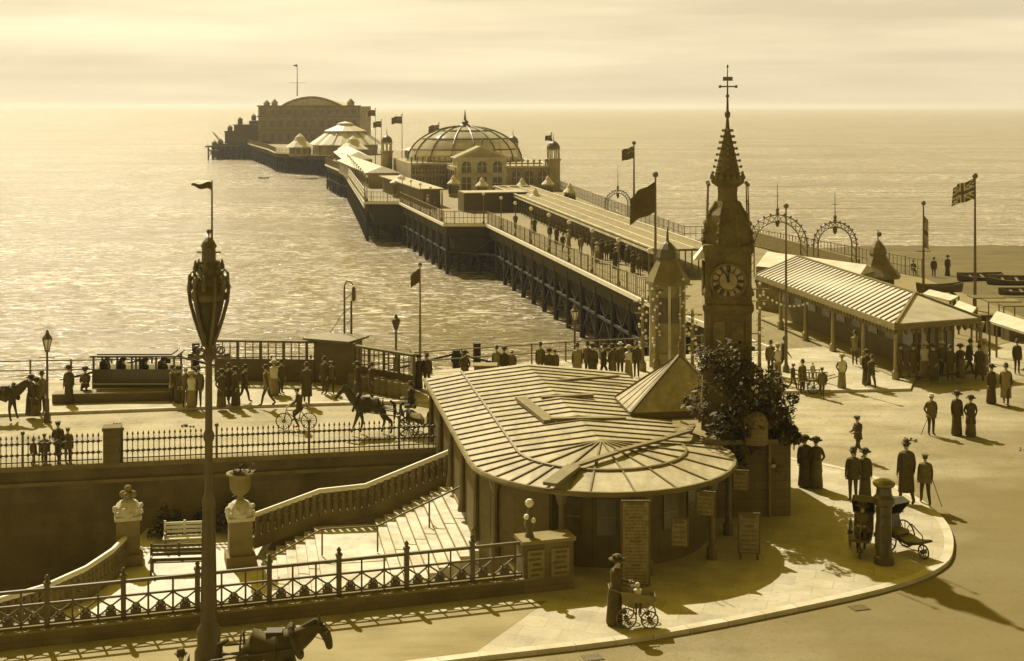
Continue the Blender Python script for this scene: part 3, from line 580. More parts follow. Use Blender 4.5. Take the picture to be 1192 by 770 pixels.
# rowing boat
def hull(mb, L_, W_, Hh):
    n = 12; v = []
    for i in range(n + 1):
        t = i / n; k = math.sin(math.pi * min(.97, max(.03, t * .93 + .05))) ** .6; x = (t - .5) * L_; sh_ = Hh * (1 + .35 * (2 * t - 1) ** 2)
        for a in range(-3, 4): v.append((x * (1 - .06 * (3 - abs(a)) / 3), W_ / 2 * k * math.sin(a / 3 * math.pi / 2), sh_ * (abs(a) / 3) ** 2.2))
    for i in range(n + 1):
        t = i / n; k = math.sin(math.pi * min(.97, max(.03, t * .93 + .05))) ** .6 * .88; x = (t - .5) * L_ * .96
        for a in range(3, -4, -1): v.append((x, W_ / 2 * k * math.sin(a / 3 * math.pi / 2), Hh * (1 + .35 * (2 * t - 1) ** 2) * (.15 + .85 * (abs(a) / 3) ** 2.2)))
    o = (n + 1) * 7; f = []
    for i in range(n):
        for a in range(6): f.append((i * 7 + a, (i + 1) * 7 + a, (i + 1) * 7 + a + 1, i * 7 + a + 1)); f.append((o + i * 7 + a, o + (i + 1) * 7 + a, o + (i + 1) * 7 + a + 1, o + i * 7 + a + 1))
        f.append((i * 7 + 6, (i + 1) * 7 + 6, o + (i + 1) * 7, o + i * 7)); f.append((i * 7, o + i * 7 + 6, o + (i + 1) * 7 + 6, (i + 1) * 7))
    f.append(tuple(range(7)) + tuple(o + a for a in range(7))); f.append(tuple(n * 7 + a for a in range(6, -1, -1)) + tuple(o + n * 7 + a for a in range(6, -1, -1)))
    mb.add(v, f)
def boat(loc, L_, rz, label, tilt=0):
    t = empty('rowing_boat', loc, label, 'boat', rz=0); mb = MB(Matrix.Translation(loc) @ Matrix.Rotation(rz, 4, 'Z') @ Matrix.Rotation(tilt, 4, 'X')); hull(mb, L_, L_ * .3, L_ * .13); mb.build('hull', 'boat', t)
    mb = MB(Matrix.Translation(loc) @ Matrix.Rotation(rz, 4, 'Z') @ Matrix.Rotation(tilt, 4, 'X'))
    for k in (-.2, .05, .25): mb.box(k * L_, 0, L_ * .1, .25, L_ * .25, .05)
    mb.build('thwart', 'wood', t)
p = P(307, 208, SEA); boat((p.x, p.y, SEA - .1), 3.0, .1, 'tiny dark rowing boat afloat left of the pier')
# ------------------------------------------------------------------ flags and flagpoles
def cloth(t, base, Ln, Hh, dirn, mats, fn, droop=.25, seed=0, waves=1.5):
    """a waving cloth, hoist at base (top corner), flying along dirn"""
    mb = MB(); nx, ny = 20, 12; base = Vector(base); d = Vector((math.cos(dirn), math.sin(dirn), 0)); n = Vector((-d.y, d.x, 0)); v = []
    for j in range(ny + 1):
        for i in range(nx + 1):
            u, q = i / nx, j / ny
            v.append(base + d * Ln * u * (1 - .1 * abs(math.sin(u * 5))) + n * (.12 * Ln * u * math.sin(u * 6.3 * waves + q * 1.2 + seed)) + Vector((0, 0, -Hh * q * (1 - .12 * u) - droop * Ln * u ** 1.3 + .03 * Ln * math.sin(u * 9 + seed))))
    mb.V = v; W = nx + 1
    for j in range(ny):
        for i in range(nx): mb.Fc.append([j * W + i, j * W + i + 1, (j + 1) * W + i + 1, (j + 1) * W + i]); mb.MI.append(fn((i + .5) / nx, (j + .5) / ny))
    o = mb.build('flag', mats, t, smooth=True)
    return o
def union(u, q):
    x, y = u * 2 - 1, q * 2 - 1
    if abs(x) < .14 or abs(y) < .2: return 1
    if abs(x) < .24 or abs(y) < .36: return 2
    d = min(abs(x - y), abs(x + y))
    return 1 if d < .1 else 2 if d < .3 else 0
def ensign(u, q): return union(u * 2, q * 2) if u < .5 and q < .5 else 1
def plain(u, q): return 0
FM = ['flag_dark', 'flag_red', 'flag_white']
def flagpole(x, y, z, h, label, flag=None, r=.09, name='flagpole', group=None, truck='ball', yard=None):
    t = empty(name, (x, y, z), label, 'flagpole', group); mb = MB()
    mb.tube((x, y, z), (x, y, z + h), r, r * .45, 8); mb.lathe([(r * 2, 0), (r * 2, .25), (r * 1.2, .4)], (x, y, z), 8)
    if yard: mb.bar((x - .5, y, z + h * yard), (x + .5, y, z + h * yard), .06)
    mb.build('pole', 'iron', t); MB().ball((x, y, z + h + r * .8), r * 1.6, 8).build('truck', 'iron', t)
    if flag: cloth(t, (x, y, z + h - flag.get('down', .3)), flag['L'], flag['H'], flag['dir'], FM, flag['fn'], flag.get('droop', .2), flag.get('seed', 0), flag.get('waves', 1.2))
    return t
q_ = P(738, 258, 0); flagpole(q_.x, q_.y, .02, 9.4, 'tall pole with dark waving flag on the middle of the pier', dict(L=1.75, H=1.5, dir=R(190), fn=ensign, droop=.28), .16)
q_ = P(763, 410, 0); flagpole(q_.x, q_.y, .12, 9.9, 'tall pole with large dark drooping flag at the pier entrance turret', dict(L=1.6, H=1.75, dir=R(185), fn=plain, droop=.55, down=.35, seed=2), .11)
q_ = P(489, 437, 0); flagpole(q_.x, q_.y, .12, 5.6, 'short pole with small furled dark flag beside the station windbreak', dict(L=.55, H=.75, dir=R(190), fn=plain, droop=.7, down=.15), .07)
q_ = P(915, 436, 0); flagpole(q_.x, q_.y, .12, 8.6, 'bare flagpole without a flag before the long white roof', None, .09)
q_ = P(1075, 352, 0); flagpole(q_.x, q_.y, 0, 7.0, 'pole with yard and limp hanging flag behind the white roof', dict(L=.45, H=2.3, dir=R(10), fn=union, droop=1.0, down=.8), .11, yard=.52)
q_ = P(1135, 376, 0); flagpole(q_.x, q_.y, 0, 9.4, 'tallest right hand pole flying a waving union flag', dict(L=1.75, H=1.35, dir=R(188), fn=union, droop=.32, down=.1, seed=1), .12)
for (px_, top, Y, fl, lab) in ((437, 127, 330, dict(L=2.0, H=1.5), 'distant flag nearest the theatre on the far deck'), (444, 140, 330, dict(L=2.2, H=1.5), 'distant lower flag right of the theatre'), (468, 134, 275, dict(L=2.3, H=1.5), 'distant flag on the pole beside the left turret of the pavilion'), (511, 144, 262, dict(L=2.2, H=1.4), 'distant flag flying in front of the glazed dome'), (642, 156, 226, dict(L=1.2, H=.9), 'small flag above the right turret of the pavilion')):
    p = D(px_, top, Y); z0 = .02 if px_ != 642 else 8.2
    flagpole(p.x, Y + (0 if px_ != 642 else .5), z0, p.z - z0, lab, dict(fn=ensign, dir=R(190), down=.2, droop=.15, seed=px_, **fl), .1, group=None)

# ------------------------------------------------------------------ promenade lamp standard in the foreground
lx, ly = D(243, 600, 34.4).x, 34.4
lp = empty('ornate_lamp_standard', (lx, ly, .12), 'tall ornate iron lamp standard with pennant rising before the sunken court', 'street lamp')
zz = lambda y: H - (y - HZ) * ly / F
mb = MB(); c = (lx, ly, 0)
mb.lathe([(.36, .12), (.36, .35), (.29, .5), (.3, .9), (.205, 1.05), (.18, 2.0), (.145, 3.9), (.17, 4.0), (.17, 4.1), (.105, 4.3), (.1, 5.6), (.14, 5.7), (.14, 5.8), (.095, 5.9), (.085, 7.6), (.15, 7.7), (.15, 7.82), (.09, 7.95), (.1, 8.4)], c, 12); mb.build('post', 'dark_iron', lp, smooth=True)
mb = MB()
for k in range(8):
    a = math.pi / 4 * k; mb.bar((lx + .19 * math.cos(a), ly + .19 * math.sin(a), 1.1), (lx + .14 * math.cos(a), ly + .14 * math.sin(a), 3.9), .04)
mb.build('fluting', 'dark_iron', lp)
mb = MB(); z = zz(401); mb.bar((lx - .42, ly, z - .3), (lx + .42, ly, z - .3), .07); mb.ball((lx - .45, ly, z - .3), .09); mb.ball((lx + .45, ly, z - .3), .09); mb.build('ladder_bar', 'dark_iron', lp)
mb = MB()
for k in range(6):
    a = math.pi / 3 * k; mb.path([(lx + .84 * r * math.cos(a), ly + .84 * r * math.sin(a), z_) for r, z_ in ((.13, 8.0), (.24, 8.25), (.42, 8.7), (.55, 9.1), (.6, 9.5), (.5, 9.75))], [.05] * 6, 5)
    mb.ring((lx + .3 * math.cos(a), ly + .3 * math.sin(a), 7.9), .1, .022, 10, 'y')
mb.build('bracket', 'dark_iron', lp)
mb = MB(); mb.lathe([(.1, 8.3), (.26, 8.6), (.35, 8.95), (.4, 9.25)], c, 10); mb.build('lantern_glass', 'leather', lp, smooth=True)
mb = MB(); mb.lathe([(.41, 9.15), (.45, 9.3), (.38, 9.42), (.32, 9.5), (.38, 9.7), (.26, 9.82), (.24, 10.0), (.18, 10.1), (.17, 10.45), (.21, 10.5), (.15, 10.62), (.05, 10.72)], c, 12)
for k in range(6):
    a = math.pi / 3 * k + .5; mb.lathe([(.03, 0), (.08, .06), (.05, .2), (.02, .34)], (lx + .48 * math.cos(a), ly + .48 * math.sin(a), 9.4), 6); mb.path([(lx + .84 * r * math.cos(a), ly + .84 * r * math.sin(a), z_) for r, z_ in ((.36, 9.75), (.48, 9.9), (.58, 9.8), (.6, 9.6), (.5, 9.5), (.44, 9.58))], [.035] * 6, 5); mb.path([(lx + .84 * r * math.cos(a + .5), ly + .84 * r * math.sin(a + .5), z_) for r, z_ in ((.2, 10.05), (.32, 10.12), (.36, 10.0), (.3, 9.9))], [.025] * 4, 5)
    mb.lathe([(.03, 0), (.07, .06), (.04, .16), (.02, .26)], (lx + .34 * math.cos(a), ly + .34 * math.sin(a), 9.9), 6)
mb.bar((lx - .3, ly, 10.35), (lx + .3, ly, 10.35), .04); mb.tube((lx, ly, 10.7), (lx, ly, 10.82), .02, .02, 5); mb.ball((lx, ly, 10.87), .065); mb.build('lantern_crown', 'dark_iron', lp)
mb = MB(); mb.tube((lx + .08, ly, 10.3), (lx + .08, ly, 12.15), .03, .018, 6); staff = mb.build('flagstaff', 'dark_iron', lp)
mb = MB(); n = 10; v = []
for i in range(n + 1):
    u = i / n
    for s_ in (0, 1): v.append((lx + .06 - .5 * u, ly + .05 * math.sin(u * 7), 12.1 - .05 * u - s_ * .2 * (1 - .75 * u) + .025 * math.sin(u * 9)))
mb.add(v, [(2 * i, 2 * i + 2, 2 * i + 3, 2 * i + 1) for i in range(n)]); mb.build('pennant', 'flag_dark', staff)

# ------------------------------------------------------------------ railings round the sunken court
def iron_fence(line, label, seg=1.9, group=None):
    t = empty('iron_railing', tuple(line[0]), label, 'railing', group)
    mb = MB()
    for a, b in zip(line, line[1:]): mb.bar(a + Vector((0, 0, .25)), b + Vector((0, 0, .25)), .4, .5)
    mb.build('plinth', 'dark_stone', t)
    mb = MB()
    for a, b in zip(line, line[1:]): mb.bar(a + Vector((0, 0, .53)), b + Vector((0, 0, .53)), .52, .06)
    mb.build('coping', 'stone', t)
    mb = MB()
    for a, b in zip(line, line[1:]):
        for z, th_ in ((1.52, .08), (1.15, .055), (.66, .05)): mb.bar(a + Vector((0, 0, z)), b + Vector((0, 0, z)), th_)
    mb.build('rail', 'dark_iron', t)
    pts = along(line, seg / 3); mb = MB(); fo = MB()
    for i, p in enumerate(pts):
        if i % 3: sb_ = MB(); sb_.bar(p + Vector((0, 0, .55)), p + Vector((0, 0, 1.5)), .045); sb_.build('standard', 'dark_iron', t)
        if i + 1 < len(pts):
            q = pts[i + 1]; m = (p + q) / 2
            for (u, v) in ((.68, 1.13), (1.13, .68)): fo.bar(p + Vector((0, 0, u)), q + Vector((0, 0, v)), .04)
            fo.lathe([(.02, -.1), (.12, -.02), (.12, .02), (.02, .1)], tuple(m + Vector((0, 0, .86))), 8); fo.bar(m + Vector((-.13, -.04, .74)), m + Vector((.13, .04, .74)), .06, .1)
    fo.build('scrollwork', 'dark_iron', t)
    for p in pts[::3]:
        b = MB(); b.box(p.x, p.y, 1.1, .13, .13, 1.1, .3); b.lathe([(.1, 0), (.1, .06), (.04, .1), (.07, .16), (.02, .24)], (p.x, p.y, 1.65), 8); b.build('post', 'dark_iron', t)
    return t
iron_fence(FENCE_A, 'low iron railing with crossed panels on a stone plinth beside the court')
def picket_fence(line, label, step=.2, group=None, z=.18):
    t = empty('iron_railing', tuple(line[0]), label, 'railing', group)
    mb = MB(); kn = MB()
    for a, b in zip(line, line[1:]):
        for h in (.14, .42, .85): mb.bar(a + Vector((0, 0, z + h)), b + Vector((0, 0, z + h)), .05)
    mb.build('rail', 'dark_iron', t); mb = MB()
    for i, p in enumerate(along(line, step)):
        if i % 18 == 0: continue
        mb.tube(p + Vector((0, 0, z)), p + Vector((0, 0, z + 1.05)), .022, .018, 5); mb.lathe([(.02, 0), (.045, .05), (.005, .16)], (p.x, p.y, z + 1.02), 5)
        for h in (.42, .85): kn.ball(tuple(p + Vector((0, 0, z + h))), .075, 6)
    mb.add(kn.V, kn.Fc); mb.build('pickets', 'dark_iron', t)
    for p in along(line, step)[::18]:
        b = MB(); b.tube(p + Vector((0, 0, z)), p + Vector((0, 0, z + 1.2)), .05, .045, 6); b.ball(tuple(p + Vector((0, 0, z + 1.27))), .09, 6); b.build('post', 'dark_iron', t)
    return t
def onB(px_):
    s_ = (px_ - 596) / F
    for a, b in zip(FENCE_B, FENCE_B[1:]):
        d = b - a; t = (s_ * a.y - a.x) / (d.x - s_ * d.y)
        if -.001 <= t <= 1.001: return a + d * t
    return FENCE_B[-1].copy()
picket_fence([FENCE_B[0], onB(119)], 'spiked picket railing left of the square dark pier on the seafront road')
picket_fence([onB(142), FENCE_B[1] if FENCE_B[1].x > onB(142).x else onB(143), FENCE_B[2]], 'spiked picket railing right of the square dark pier on the seafront road')
p = onB(130.5); t = empty('gate_pier', tuple(p), 'square dark pier standing between two lengths of spiked railing', 'pillar'); mb = MB(); mb.box(p.x, p.y, .82, .62, .62, 1.28, .19); mb.build('shaft', 'dark_stone', t); mb = MB(); mb.box(p.x, p.y, 1.52, .7, .7, .12, .19); mb.build('cap', 'dark_stone', t)

# ------------------------------------------------------------------ court: pillars, balustrades, steps
def court_pillar(c, label, urn, group):
    t = empty('court_pillar', tuple(c), label, 'pillar', group); x, y, z = c
    mb = MB(); mb.box(x, y, z + .2, 1.05, 1.05, .4, .28); mb.box(x, y, z + 1.0, .82, .82, 1.3, .28); mb.build('shaft', 'stone', t, bevel=.03)
    mb = MB(); mb.box(x, y, z + 1.68, .95, .95, .12, .28); mb.lathe([(.48, 1.72), (.5, 1.85), (.44, 2.05), (.3, 2.22), (.12, 2.3)], c, 12); 
    for k in range(12):
        a = math.pi / 6 * k; mb.ball((x + .46 * math.cos(a), y + .46 * math.sin(a), z + 1.85 + .16 * (k % 2)), .1, 6)
    mb.build('capital', 'pale_stone', t)
    mb = MB()
    if urn: mb.lathe([(.14, 2.28), (.1, 2.42), (.28, 2.55), (.38, 2.75), (.4, 3.05), (.36, 3.12), (.5, 3.2), (.5, 3.26), (.4, 3.25), (.3, 3.1)], c, 14, caps=False); mb.build('urn', 'stone', t, smooth=True)
    else:
        mb.lathe([(.12, 2.28), (.08, 2.38)], c, 8)
        for k in range(4): mb.ball((x + .17 * math.cos(k * 1.57), y + .17 * math.sin(k * 1.57), z + 2.46), .14, 8)
        mb.ball((x, y, z + 2.66), .14, 8); mb.build('finial', 'stone', t, smooth=True)
    if urn:
        mb = MB()
        for k in range(60):
            a, r = random.uniform(0, 6.28), random.uniform(0, .5); p = Vector((x + r * math.cos(a), y + r * math.sin(a), z + 3.25 + random.uniform(0, .35)))
            d = Vector((random.gauss(0, 1), random.gauss(0, 1), random.gauss(0, .6))).normalized() * .12; e = d.cross(Vector((.3, .5, .8))).normalized() * .05; mb.face([p - d, p + e, p + d, p - e])
        mb.build('plant', 'leaf_dark', t)
    return t
court_pillar(PIL_L, 'stone pillar topped by clustered stone balls at the left of the court', False, 'pillars of the sunken court')
court_pillar(PIL_R, 'stone pillar carrying a planted urn at the foot of the steps', True, 'pillars of the sunken court')
def balustrade(line, label, h=1.0, steps=.27, rail='white_paint', hb=None):
    t = empty('balustrade', tuple(line[0]), label, 'balustrade'); up = Vector((0, 0, 1))
    mb = MB(); mb.path([p + up * h for p in line], .10, 6); mb.build('coping', rail, t)
    mb = MB(); [mb.bar(a + up * .17, b + up * .17, .26, .42) for a, b in zip(line, line[1:])]; mb.build('base_rail', 'gutter', t)
    mb = MB()
    for p in along(line, steps): mb.lathe([(.1, .1), (.08, .2), (.135, .38), (.08, h * .62), (.115, h * .7), (.08, h * .75), (.11, h - .08)], tuple(p), 7)
    mb.build('balusters', 'gutter', t); return t
sd_ = Vector((-.982, -.19, 0)).normalized(); se_ = Vector((.19, -.982, 0)).normalized()
top = Vector((-2.05, 51.45, 0))
prof = []; d_, z_ = 0, .12
for i in range(10): z_ -= .155; prof.append((d_, d_ + .34, z_)); d_ += .34
prof[-1] = (prof[-1][0], prof[-1][1] + 1.9, prof[-1][2]); d_ += 1.9
for i in range(6): z_ -= .155; prof.append((d_, d_ + .34, z_)); d_ += .34
st = empty('stairs', tuple(top), 'broad stone steps with a landing going down into the sunken court', 'steps'); mb = MB()
for a, b, z in prof:
    q = [top + sd_ * a, top + sd_ * (b + .03), top + sd_ * (b + .03) + se_ * 7.6, top + sd_ * a + se_ * 7.6]
    mb.prism([(v.x, v.y) for v in q], -2.5, z)
mb.build('treads', 'pale_stone', st)
mb = MB()
for a, b, z in prof:
    q = top + sd_ * (b + .02); mb.bar(q + Vector((0, 0, z - .03)), q + se_ * 7.6 + Vector((0, 0, z - .03)), .045, .05)
mb.build('nosing', 'stone', st)
hz = lambda a: next((z for x, y, z in prof if x <= a < y), -2.4)
hl = [top + sd_ * a + se_ * 3.4 + Vector((0, 0, z)) for a, z in ((-.3, .1), (3.3, -1.4), (5.2, -1.4), (7.2, -2.4))]
t = empty('handrail', tuple(hl[0]), 'thin iron handrail running down the middle of the stone steps', 'handrail'); mb = MB(); mb.path([p + Vector((0, 0, .9)) for p in hl], .035, 6); mb.build('rail', 'iron', t); mb = MB()
for p in (hl[0], (hl[0] + hl[1]) / 2, hl[1], hl[2], hl[3]): mb.tube(p, p + Vector((0, 0, .9)), .03, .03, 6)
mb.build('standard', 'iron', t)
bl = [top - se_ * .25 + sd_ * a + Vector((0, 0, z)) for a, z in ((-.4, .1), (3.4, -1.25), (5.1, -1.35), (7.6, -2.15))]
balustrade(bl, 'white topped balustrade sloping down beside the stone steps', 1.15)
balustrade([Vector(p) for p in CURVE], 'curved white topped balustrade sweeping left from the ball topped pillar', 1.0)
# bench, planter seat, shrubs
def park_bench(c, rz, L_, label, mt):
    M4 = Matrix.Translation(c) @ Matrix.Rotation(rz, 4, 'Z'); t = empty('park_bench', c, label, 'bench')
    B_ = lambda: MB(M4.copy())
    mb = B_()
    for k in range(3): mb.box(0, -.1 + k * .16, .45, L_, .12, .04)
    mb.build('seat', mt, t); mb = B_()
    for k in range(3): mb.box(0, .3 + k * .03, .6 + k * .14, L_, .04, .1)
    mb.box(0, .33, .75, .08, .06, .5); mb.box(-L_ / 2 + .04, .33, .75, .08, .06, .5); mb.box(L_ / 2 - .04, .33, .75, .08, .06, .5)
    mb.build('backrest', mt, t)
    for s_ in (-1, 1):
        mb = B_(); mb.box(s_ * L_ * .45, -.12, .22, .06, .06, .44); mb.box(s_ * L_ * .45, .28, .22, .06, .06, .44); mb.box(s_ * L_ * .45, .08, .62, .06, .5, .05); mb.bar((s_ * L_ * .45, -.12, .44), (s_ * L_ * .45, -.12, .62), .05); mb.build('leg', 'iron', t)
p = P(214, 640, -2.4); park_bench((p.x, p.y, -2.4), .15, 1.5, 'white slatted bench against the dark wall between the two pillars', 'white_paint')
p = P(207, 668, -2.4); park_bench((p.x, p.y, -2.4), .1, 2.0, 'dark plank bench facing the court in front of the white bench', 'dark_wood')
def shrub(c, r, h, label, n=420, group=None):
    t = empty('shrub', c, label, 'shrub', group); mb = MB()
    for k in range(n):
        a, u, v = random.uniform(0, 6.28), random.random() ** .5, random.random()
        p = Vector((c[0] + r * u * math.cos(a) * (1 - .4 * v), c[1] + r * u * math.sin(a) * (1 - .4 * v), c[2] + .1 + h * v * (1 - .3 * u) * (.8 + .2 * math.sin(a * 3))))
        d = Vector((random.gauss(0, 1), random.gauss(0, 1), random.gauss(0, .8))).normalized() * .13; e = d.cross(Vector((random.random(), .5, .8))).normalized() * .06
        mb.mi = random.random() < .3; mb.face([p - d, p + e, p + d, p - e])
    mb.build('foliage', ['leaf_dark', 'leaf_mid'], t); mb = MB()
    for k in range(5): mb.tube(c, (c[0] + r * .5 * math.cos(k * 1.3), c[1] + r * .5 * math.sin(k * 1.3), c[2] + h * .7), .03, .01, 5)
    mb.build('stem', 'dark_wood', t)
for (x, y, r, h, lab) in ((-13.1, 52.4, .8, 1.3, 'round dark shrub by the wall behind the ball topped pillar'), (-10.6, 52.9, .9, 1.5, 'taller dark shrub by the wall behind the urn pillar'), (-11.9, 53.1, .6, .8, 'smallest shrub by the wall behind the white bench')): shrub((x, y, -2.4), r, h, lab)
# drains and droppings on the road
for k, (px_, py_, lab) in enumerate(((1000, 708, 'small iron drain grate in the road by the sunny side of the kerb'), (690, 766, 'small iron drain grate in the road below the pram'))):
    p = P(px_, py_, .0); t = empty('drain_grate', (p.x, p.y, .004), lab, 'drain'); mb = MB(); mb.box(p.x, p.y, .012, .5, .4, .02, .3); mb.build('frame', 'iron', t); mb = MB(); 
    for i in range(5): mb.box(p.x - .18 * math.cos(.3) + i * .09 * math.cos(.3), p.y - .18 * math.sin(.3) + i * .09 * math.sin(.3), .026, .04, .34, .01, .3)
    mb.build('grating', 'dark_iron', t)
rd = random.Random(5)
for k in range(9):
    x, y = rd.choice(((rd.uniform(15.5, 24), rd.uniform(42, 60))), ) if False else (rd.uniform(15.5, 24), rd.uniform(44, 60)) if k < 5 else (rd.uniform(-20, -4), rd.uniform(57.5, 61))
    mb = MB()
    for i in range(7): mb.ball((x + rd.gauss(0, .12), y + rd.gauss(0, .1), .02 + rd.uniform(0, .05)), rd.uniform(.04, .07), 6, 1, 1, .7)
    tag(mb.build('horse_dung', 'dark_wood', origin=(x, y, 0)), 'small heap of horse dung lying on the open road', 'dung', 'horse dung on the road')
# ------------------------------------------------------------------ aquarium entrance: canopy kiosk
KC = Vector((2.9, 44.7, 0)); KR = 4.3; axv = Vector((-.17, .985, 0)).normalized(); pr = Vector((axv.y, -axv.x, 0))   # pr points right
kz = .12
ki = empty('aquarium_entrance', (2.9, 44.7, kz), 'dark entrance building under a broad rounded sheet roof', 'building')
def kp(r, a): return KC + pr * r * math.cos(a) - axv * r * math.sin(a)      # a from 0 (right) through front to pi (left)
NA = 20; Lk = 13.6
def outline(r, L0=Lk, a0=0.0): 
    fr = [kp(r, lerp(a0, math.pi, i / NA)) for i in range(NA + 1)]
    return fr + [fr[-1] + axv * L0]
def ringmesh(mb, r0, z0, r1, z1):
    A, B_ = outline(r0), outline(r1)
    for i in range(len(A) - 1): mb.face([A[i] + Vector((0, 0, z0)), B_[i] + Vector((0, 0, z1)), B_[i + 1] + Vector((0, 0, z1)), A[i + 1] + Vector((0, 0, z0))])
ZE, ZI, ZA = 2.62, 2.86, 3.12
RI = 2.75
mb = MB(); ringmesh(mb, KR, ZE, RI, ZI)
In = outline(RI); ap = Vector((KC.x, KC.y, ZA))
for i in range(NA): mb.face([In[i] + Vector((0, 0, ZI)), ap, In[i + 1] + Vector((0, 0, ZI))])
# straight part: left slope to a ridge, then gently down to the right
e1 = ap + axv * Lk; e0 = In[-1] + Vector((0, 0, ZI))
mb.face([In[NA] + Vector((0, 0, ZI)), ap, e1, e0])
rr0, rr1 = KC + pr * KR + Vector((0, 0, ZE)), KC + pr * KR + axv * Lk + Vector((0, 0, ZE)); mb.face([ap, rr0, rr1, e1])
roof = mb.build('roof', 'roof_sheet', ki)
# standing seams
mb = MB(); up = Vector((0, 0, 1)); o = outline(KR); q = outline(RI)
for i in range(0, NA + 1, 1):
    if i % 2 == 0 or i > NA * .55: mb.bar(o[i] + up * (ZE + .02), q[i] + up * (ZI + .02), .055, .05)
for i in range(0, NA + 1, 2): mb.bar(q[i] + up * (ZI + .02), ap + up * .02, .06, .06)
k = 0
while k * .72 < Lk:
    s_ = axv * (k * .72 + random.uniform(-.04, .04)); mb.bar(o[NA] + s_ + up * (ZE + .02), q[NA] + s_ + up * (ZI + .02), .055, .05); mb.bar(q[NA] + s_ + up * (ZI + .02), ap + s_ + up * .02, .055, .05); mb.bar(ap + s_ + up * .02, KC + pr * KR + s_ + up * (ZE + .02), .055, .05); k += 1
mb.build('seams', 'roof_seam', roof)
mb = MB(); mb.path([v + up * (ZI + .03) for v in q], .055, 5); mb.build('curb', 'roof_seam', roof)
mb = MB(); mb.path([v + up * (ZE - .04) for v in o], .09, 6); mb.build('eaves_gutter', 'gutter', roof)
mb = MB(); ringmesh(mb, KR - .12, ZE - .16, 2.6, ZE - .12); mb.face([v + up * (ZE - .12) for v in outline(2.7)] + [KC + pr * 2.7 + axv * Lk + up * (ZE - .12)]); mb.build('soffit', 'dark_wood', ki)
# diagonal box gutter with a curled right end and roof lights
g = [P(640, 566, 2.8), P(668, 545, 2.95), P(718, 528, 3.1), P(775, 512, 3.05), P(803, 503, 3.0), P(806, 497, 3.0), P(795, 492, 3.02)]
mb = MB()
for a, b in zip(g, g[1:]): mb.bar(a + up * .06, b + up * .04, .22, .08)
mb.bar(g[0] + up * .05, g[1] + up * .05, .45, .1); mb.build('box_gutter', 'roof_seam', roof)
mb = MB(); mb.bar(P(606, 464, 3.1), P(640, 491, 3.1), .42, .12); mb.build('roof_box', 'roof_seam', roof)
for a_, b_, w_ in (((640, 488, 3.15), (728, 487, 3.1), .25), ((630, 463, 3.1), (690, 460, 3.1), .25), ((640, 444, 3.05), (720, 438, 3.05), .2)): mb = MB(); mb.bar(P(*a_), P(*b_), w_, .1); mb.build('roof_box', 'roof_seam', roof)
# columns round the edge and glazed timber walls
for a in (R(12), R(48), R(84), R(120), R(156), R(180)):
    p = kp(KR - .18, a); b = MB(); b.lathe([(.17, kz), (.17, kz + .35), (.1, kz + .45), (.085, 2.1), (.16, 2.3), (.2, ZE - .12)], (p.x, p.y, 0), 8); b.build('column', 'iron', ki)
for s_ in (3.2, 6.4, 9.6, 12.8):
    p = kp(KR - .18, math.pi) + axv * s_; b = MB(); b.lathe([(.17, kz), (.1, kz + .45), (.085, 2.1), (.16, 2.3), (.2, ZE - .1)], (p.x, p.y, 0), 8); b.build('column', 'iron', ki)
wo = outline(3.3, Lk - .5); mb = MB()
for a, b in zip(wo, wo[1:]): mb.bar(a + up * 1.3, b + up * 1.3, .14, 2.36)
wl_ = outline(3.98, Lk - .5)
for a, b in list(zip(wl_, wl_[1:]))[NA // 2 + 4:]: mb.bar(a + up * .1, b + up * .1, .12, 4.9)
mb.bar(wl_[NA // 2 + 4] + up * 1.3, wo[NA // 2 + 4] + up * 1.3, .12, 2.36)
mb.bar(kp(3.3, 0) + up * 1.3, kp(3.3, 0) + axv * (Lk - .5) + up * 1.3, .14, 2.36); mb.build('wall', 'dark_wood', ki)
for i in range(1, NA, 2):
    a, b = kp(3.39, lerp(0, math.pi, (i - .35) / NA)), kp(3.39, lerp(0, math.pi, (i + .75) / NA)); m = MB(); m.bar(a + up * 1.65, b + up * 1.65, .06, 1.1); wn = m.build('window', 'window', ki)
    m = MB(); m.bar((a + b) / 2 + up * 1.1, (a + b) / 2 + up * 2.2, .05); m.bar(a + up * 1.65, b + up * 1.65, .09, .05); m.build('frame', 'wood', wn)
# pyramid roof lantern
mb = MB(); b4 = [Vector((3.9, 52.0, 3.0)), Vector((4.25, 49.3, 3.0)), Vector((8.0, 49.9, 3.0)), Vector((7.6, 53.4, 3.0))]; ax_ = Vector((6.25, 51.2, 4.75))
mb.add(b4 + [ax_], [(0, 1, 4), (1, 2, 4), (2, 3, 4), (3, 0, 4)]); mb.build('pyramid_roof', 'roof_sheet', ki)
mb = MB()
for v in b4: mb.bar(v, ax_, .1)
for t_ in (.25, .5, .75): mb.bar(lerp(b4[0], b4[1], t_), lerp(b4[0], b4[1], t_).lerp(ax_, 1 - .0) , .04)
mb.lathe([(.1, 0), (.06, .2), (.1, .3), (.02, .6)], tuple(ax_), 6); mb.build('roof_ridge', 'gutter', ki)
mb = MB(); mb.prism([(v.x, v.y) for v in b4], 2.4, 3.0); mb.build('lantern_wall', 'dark_wood', ki)
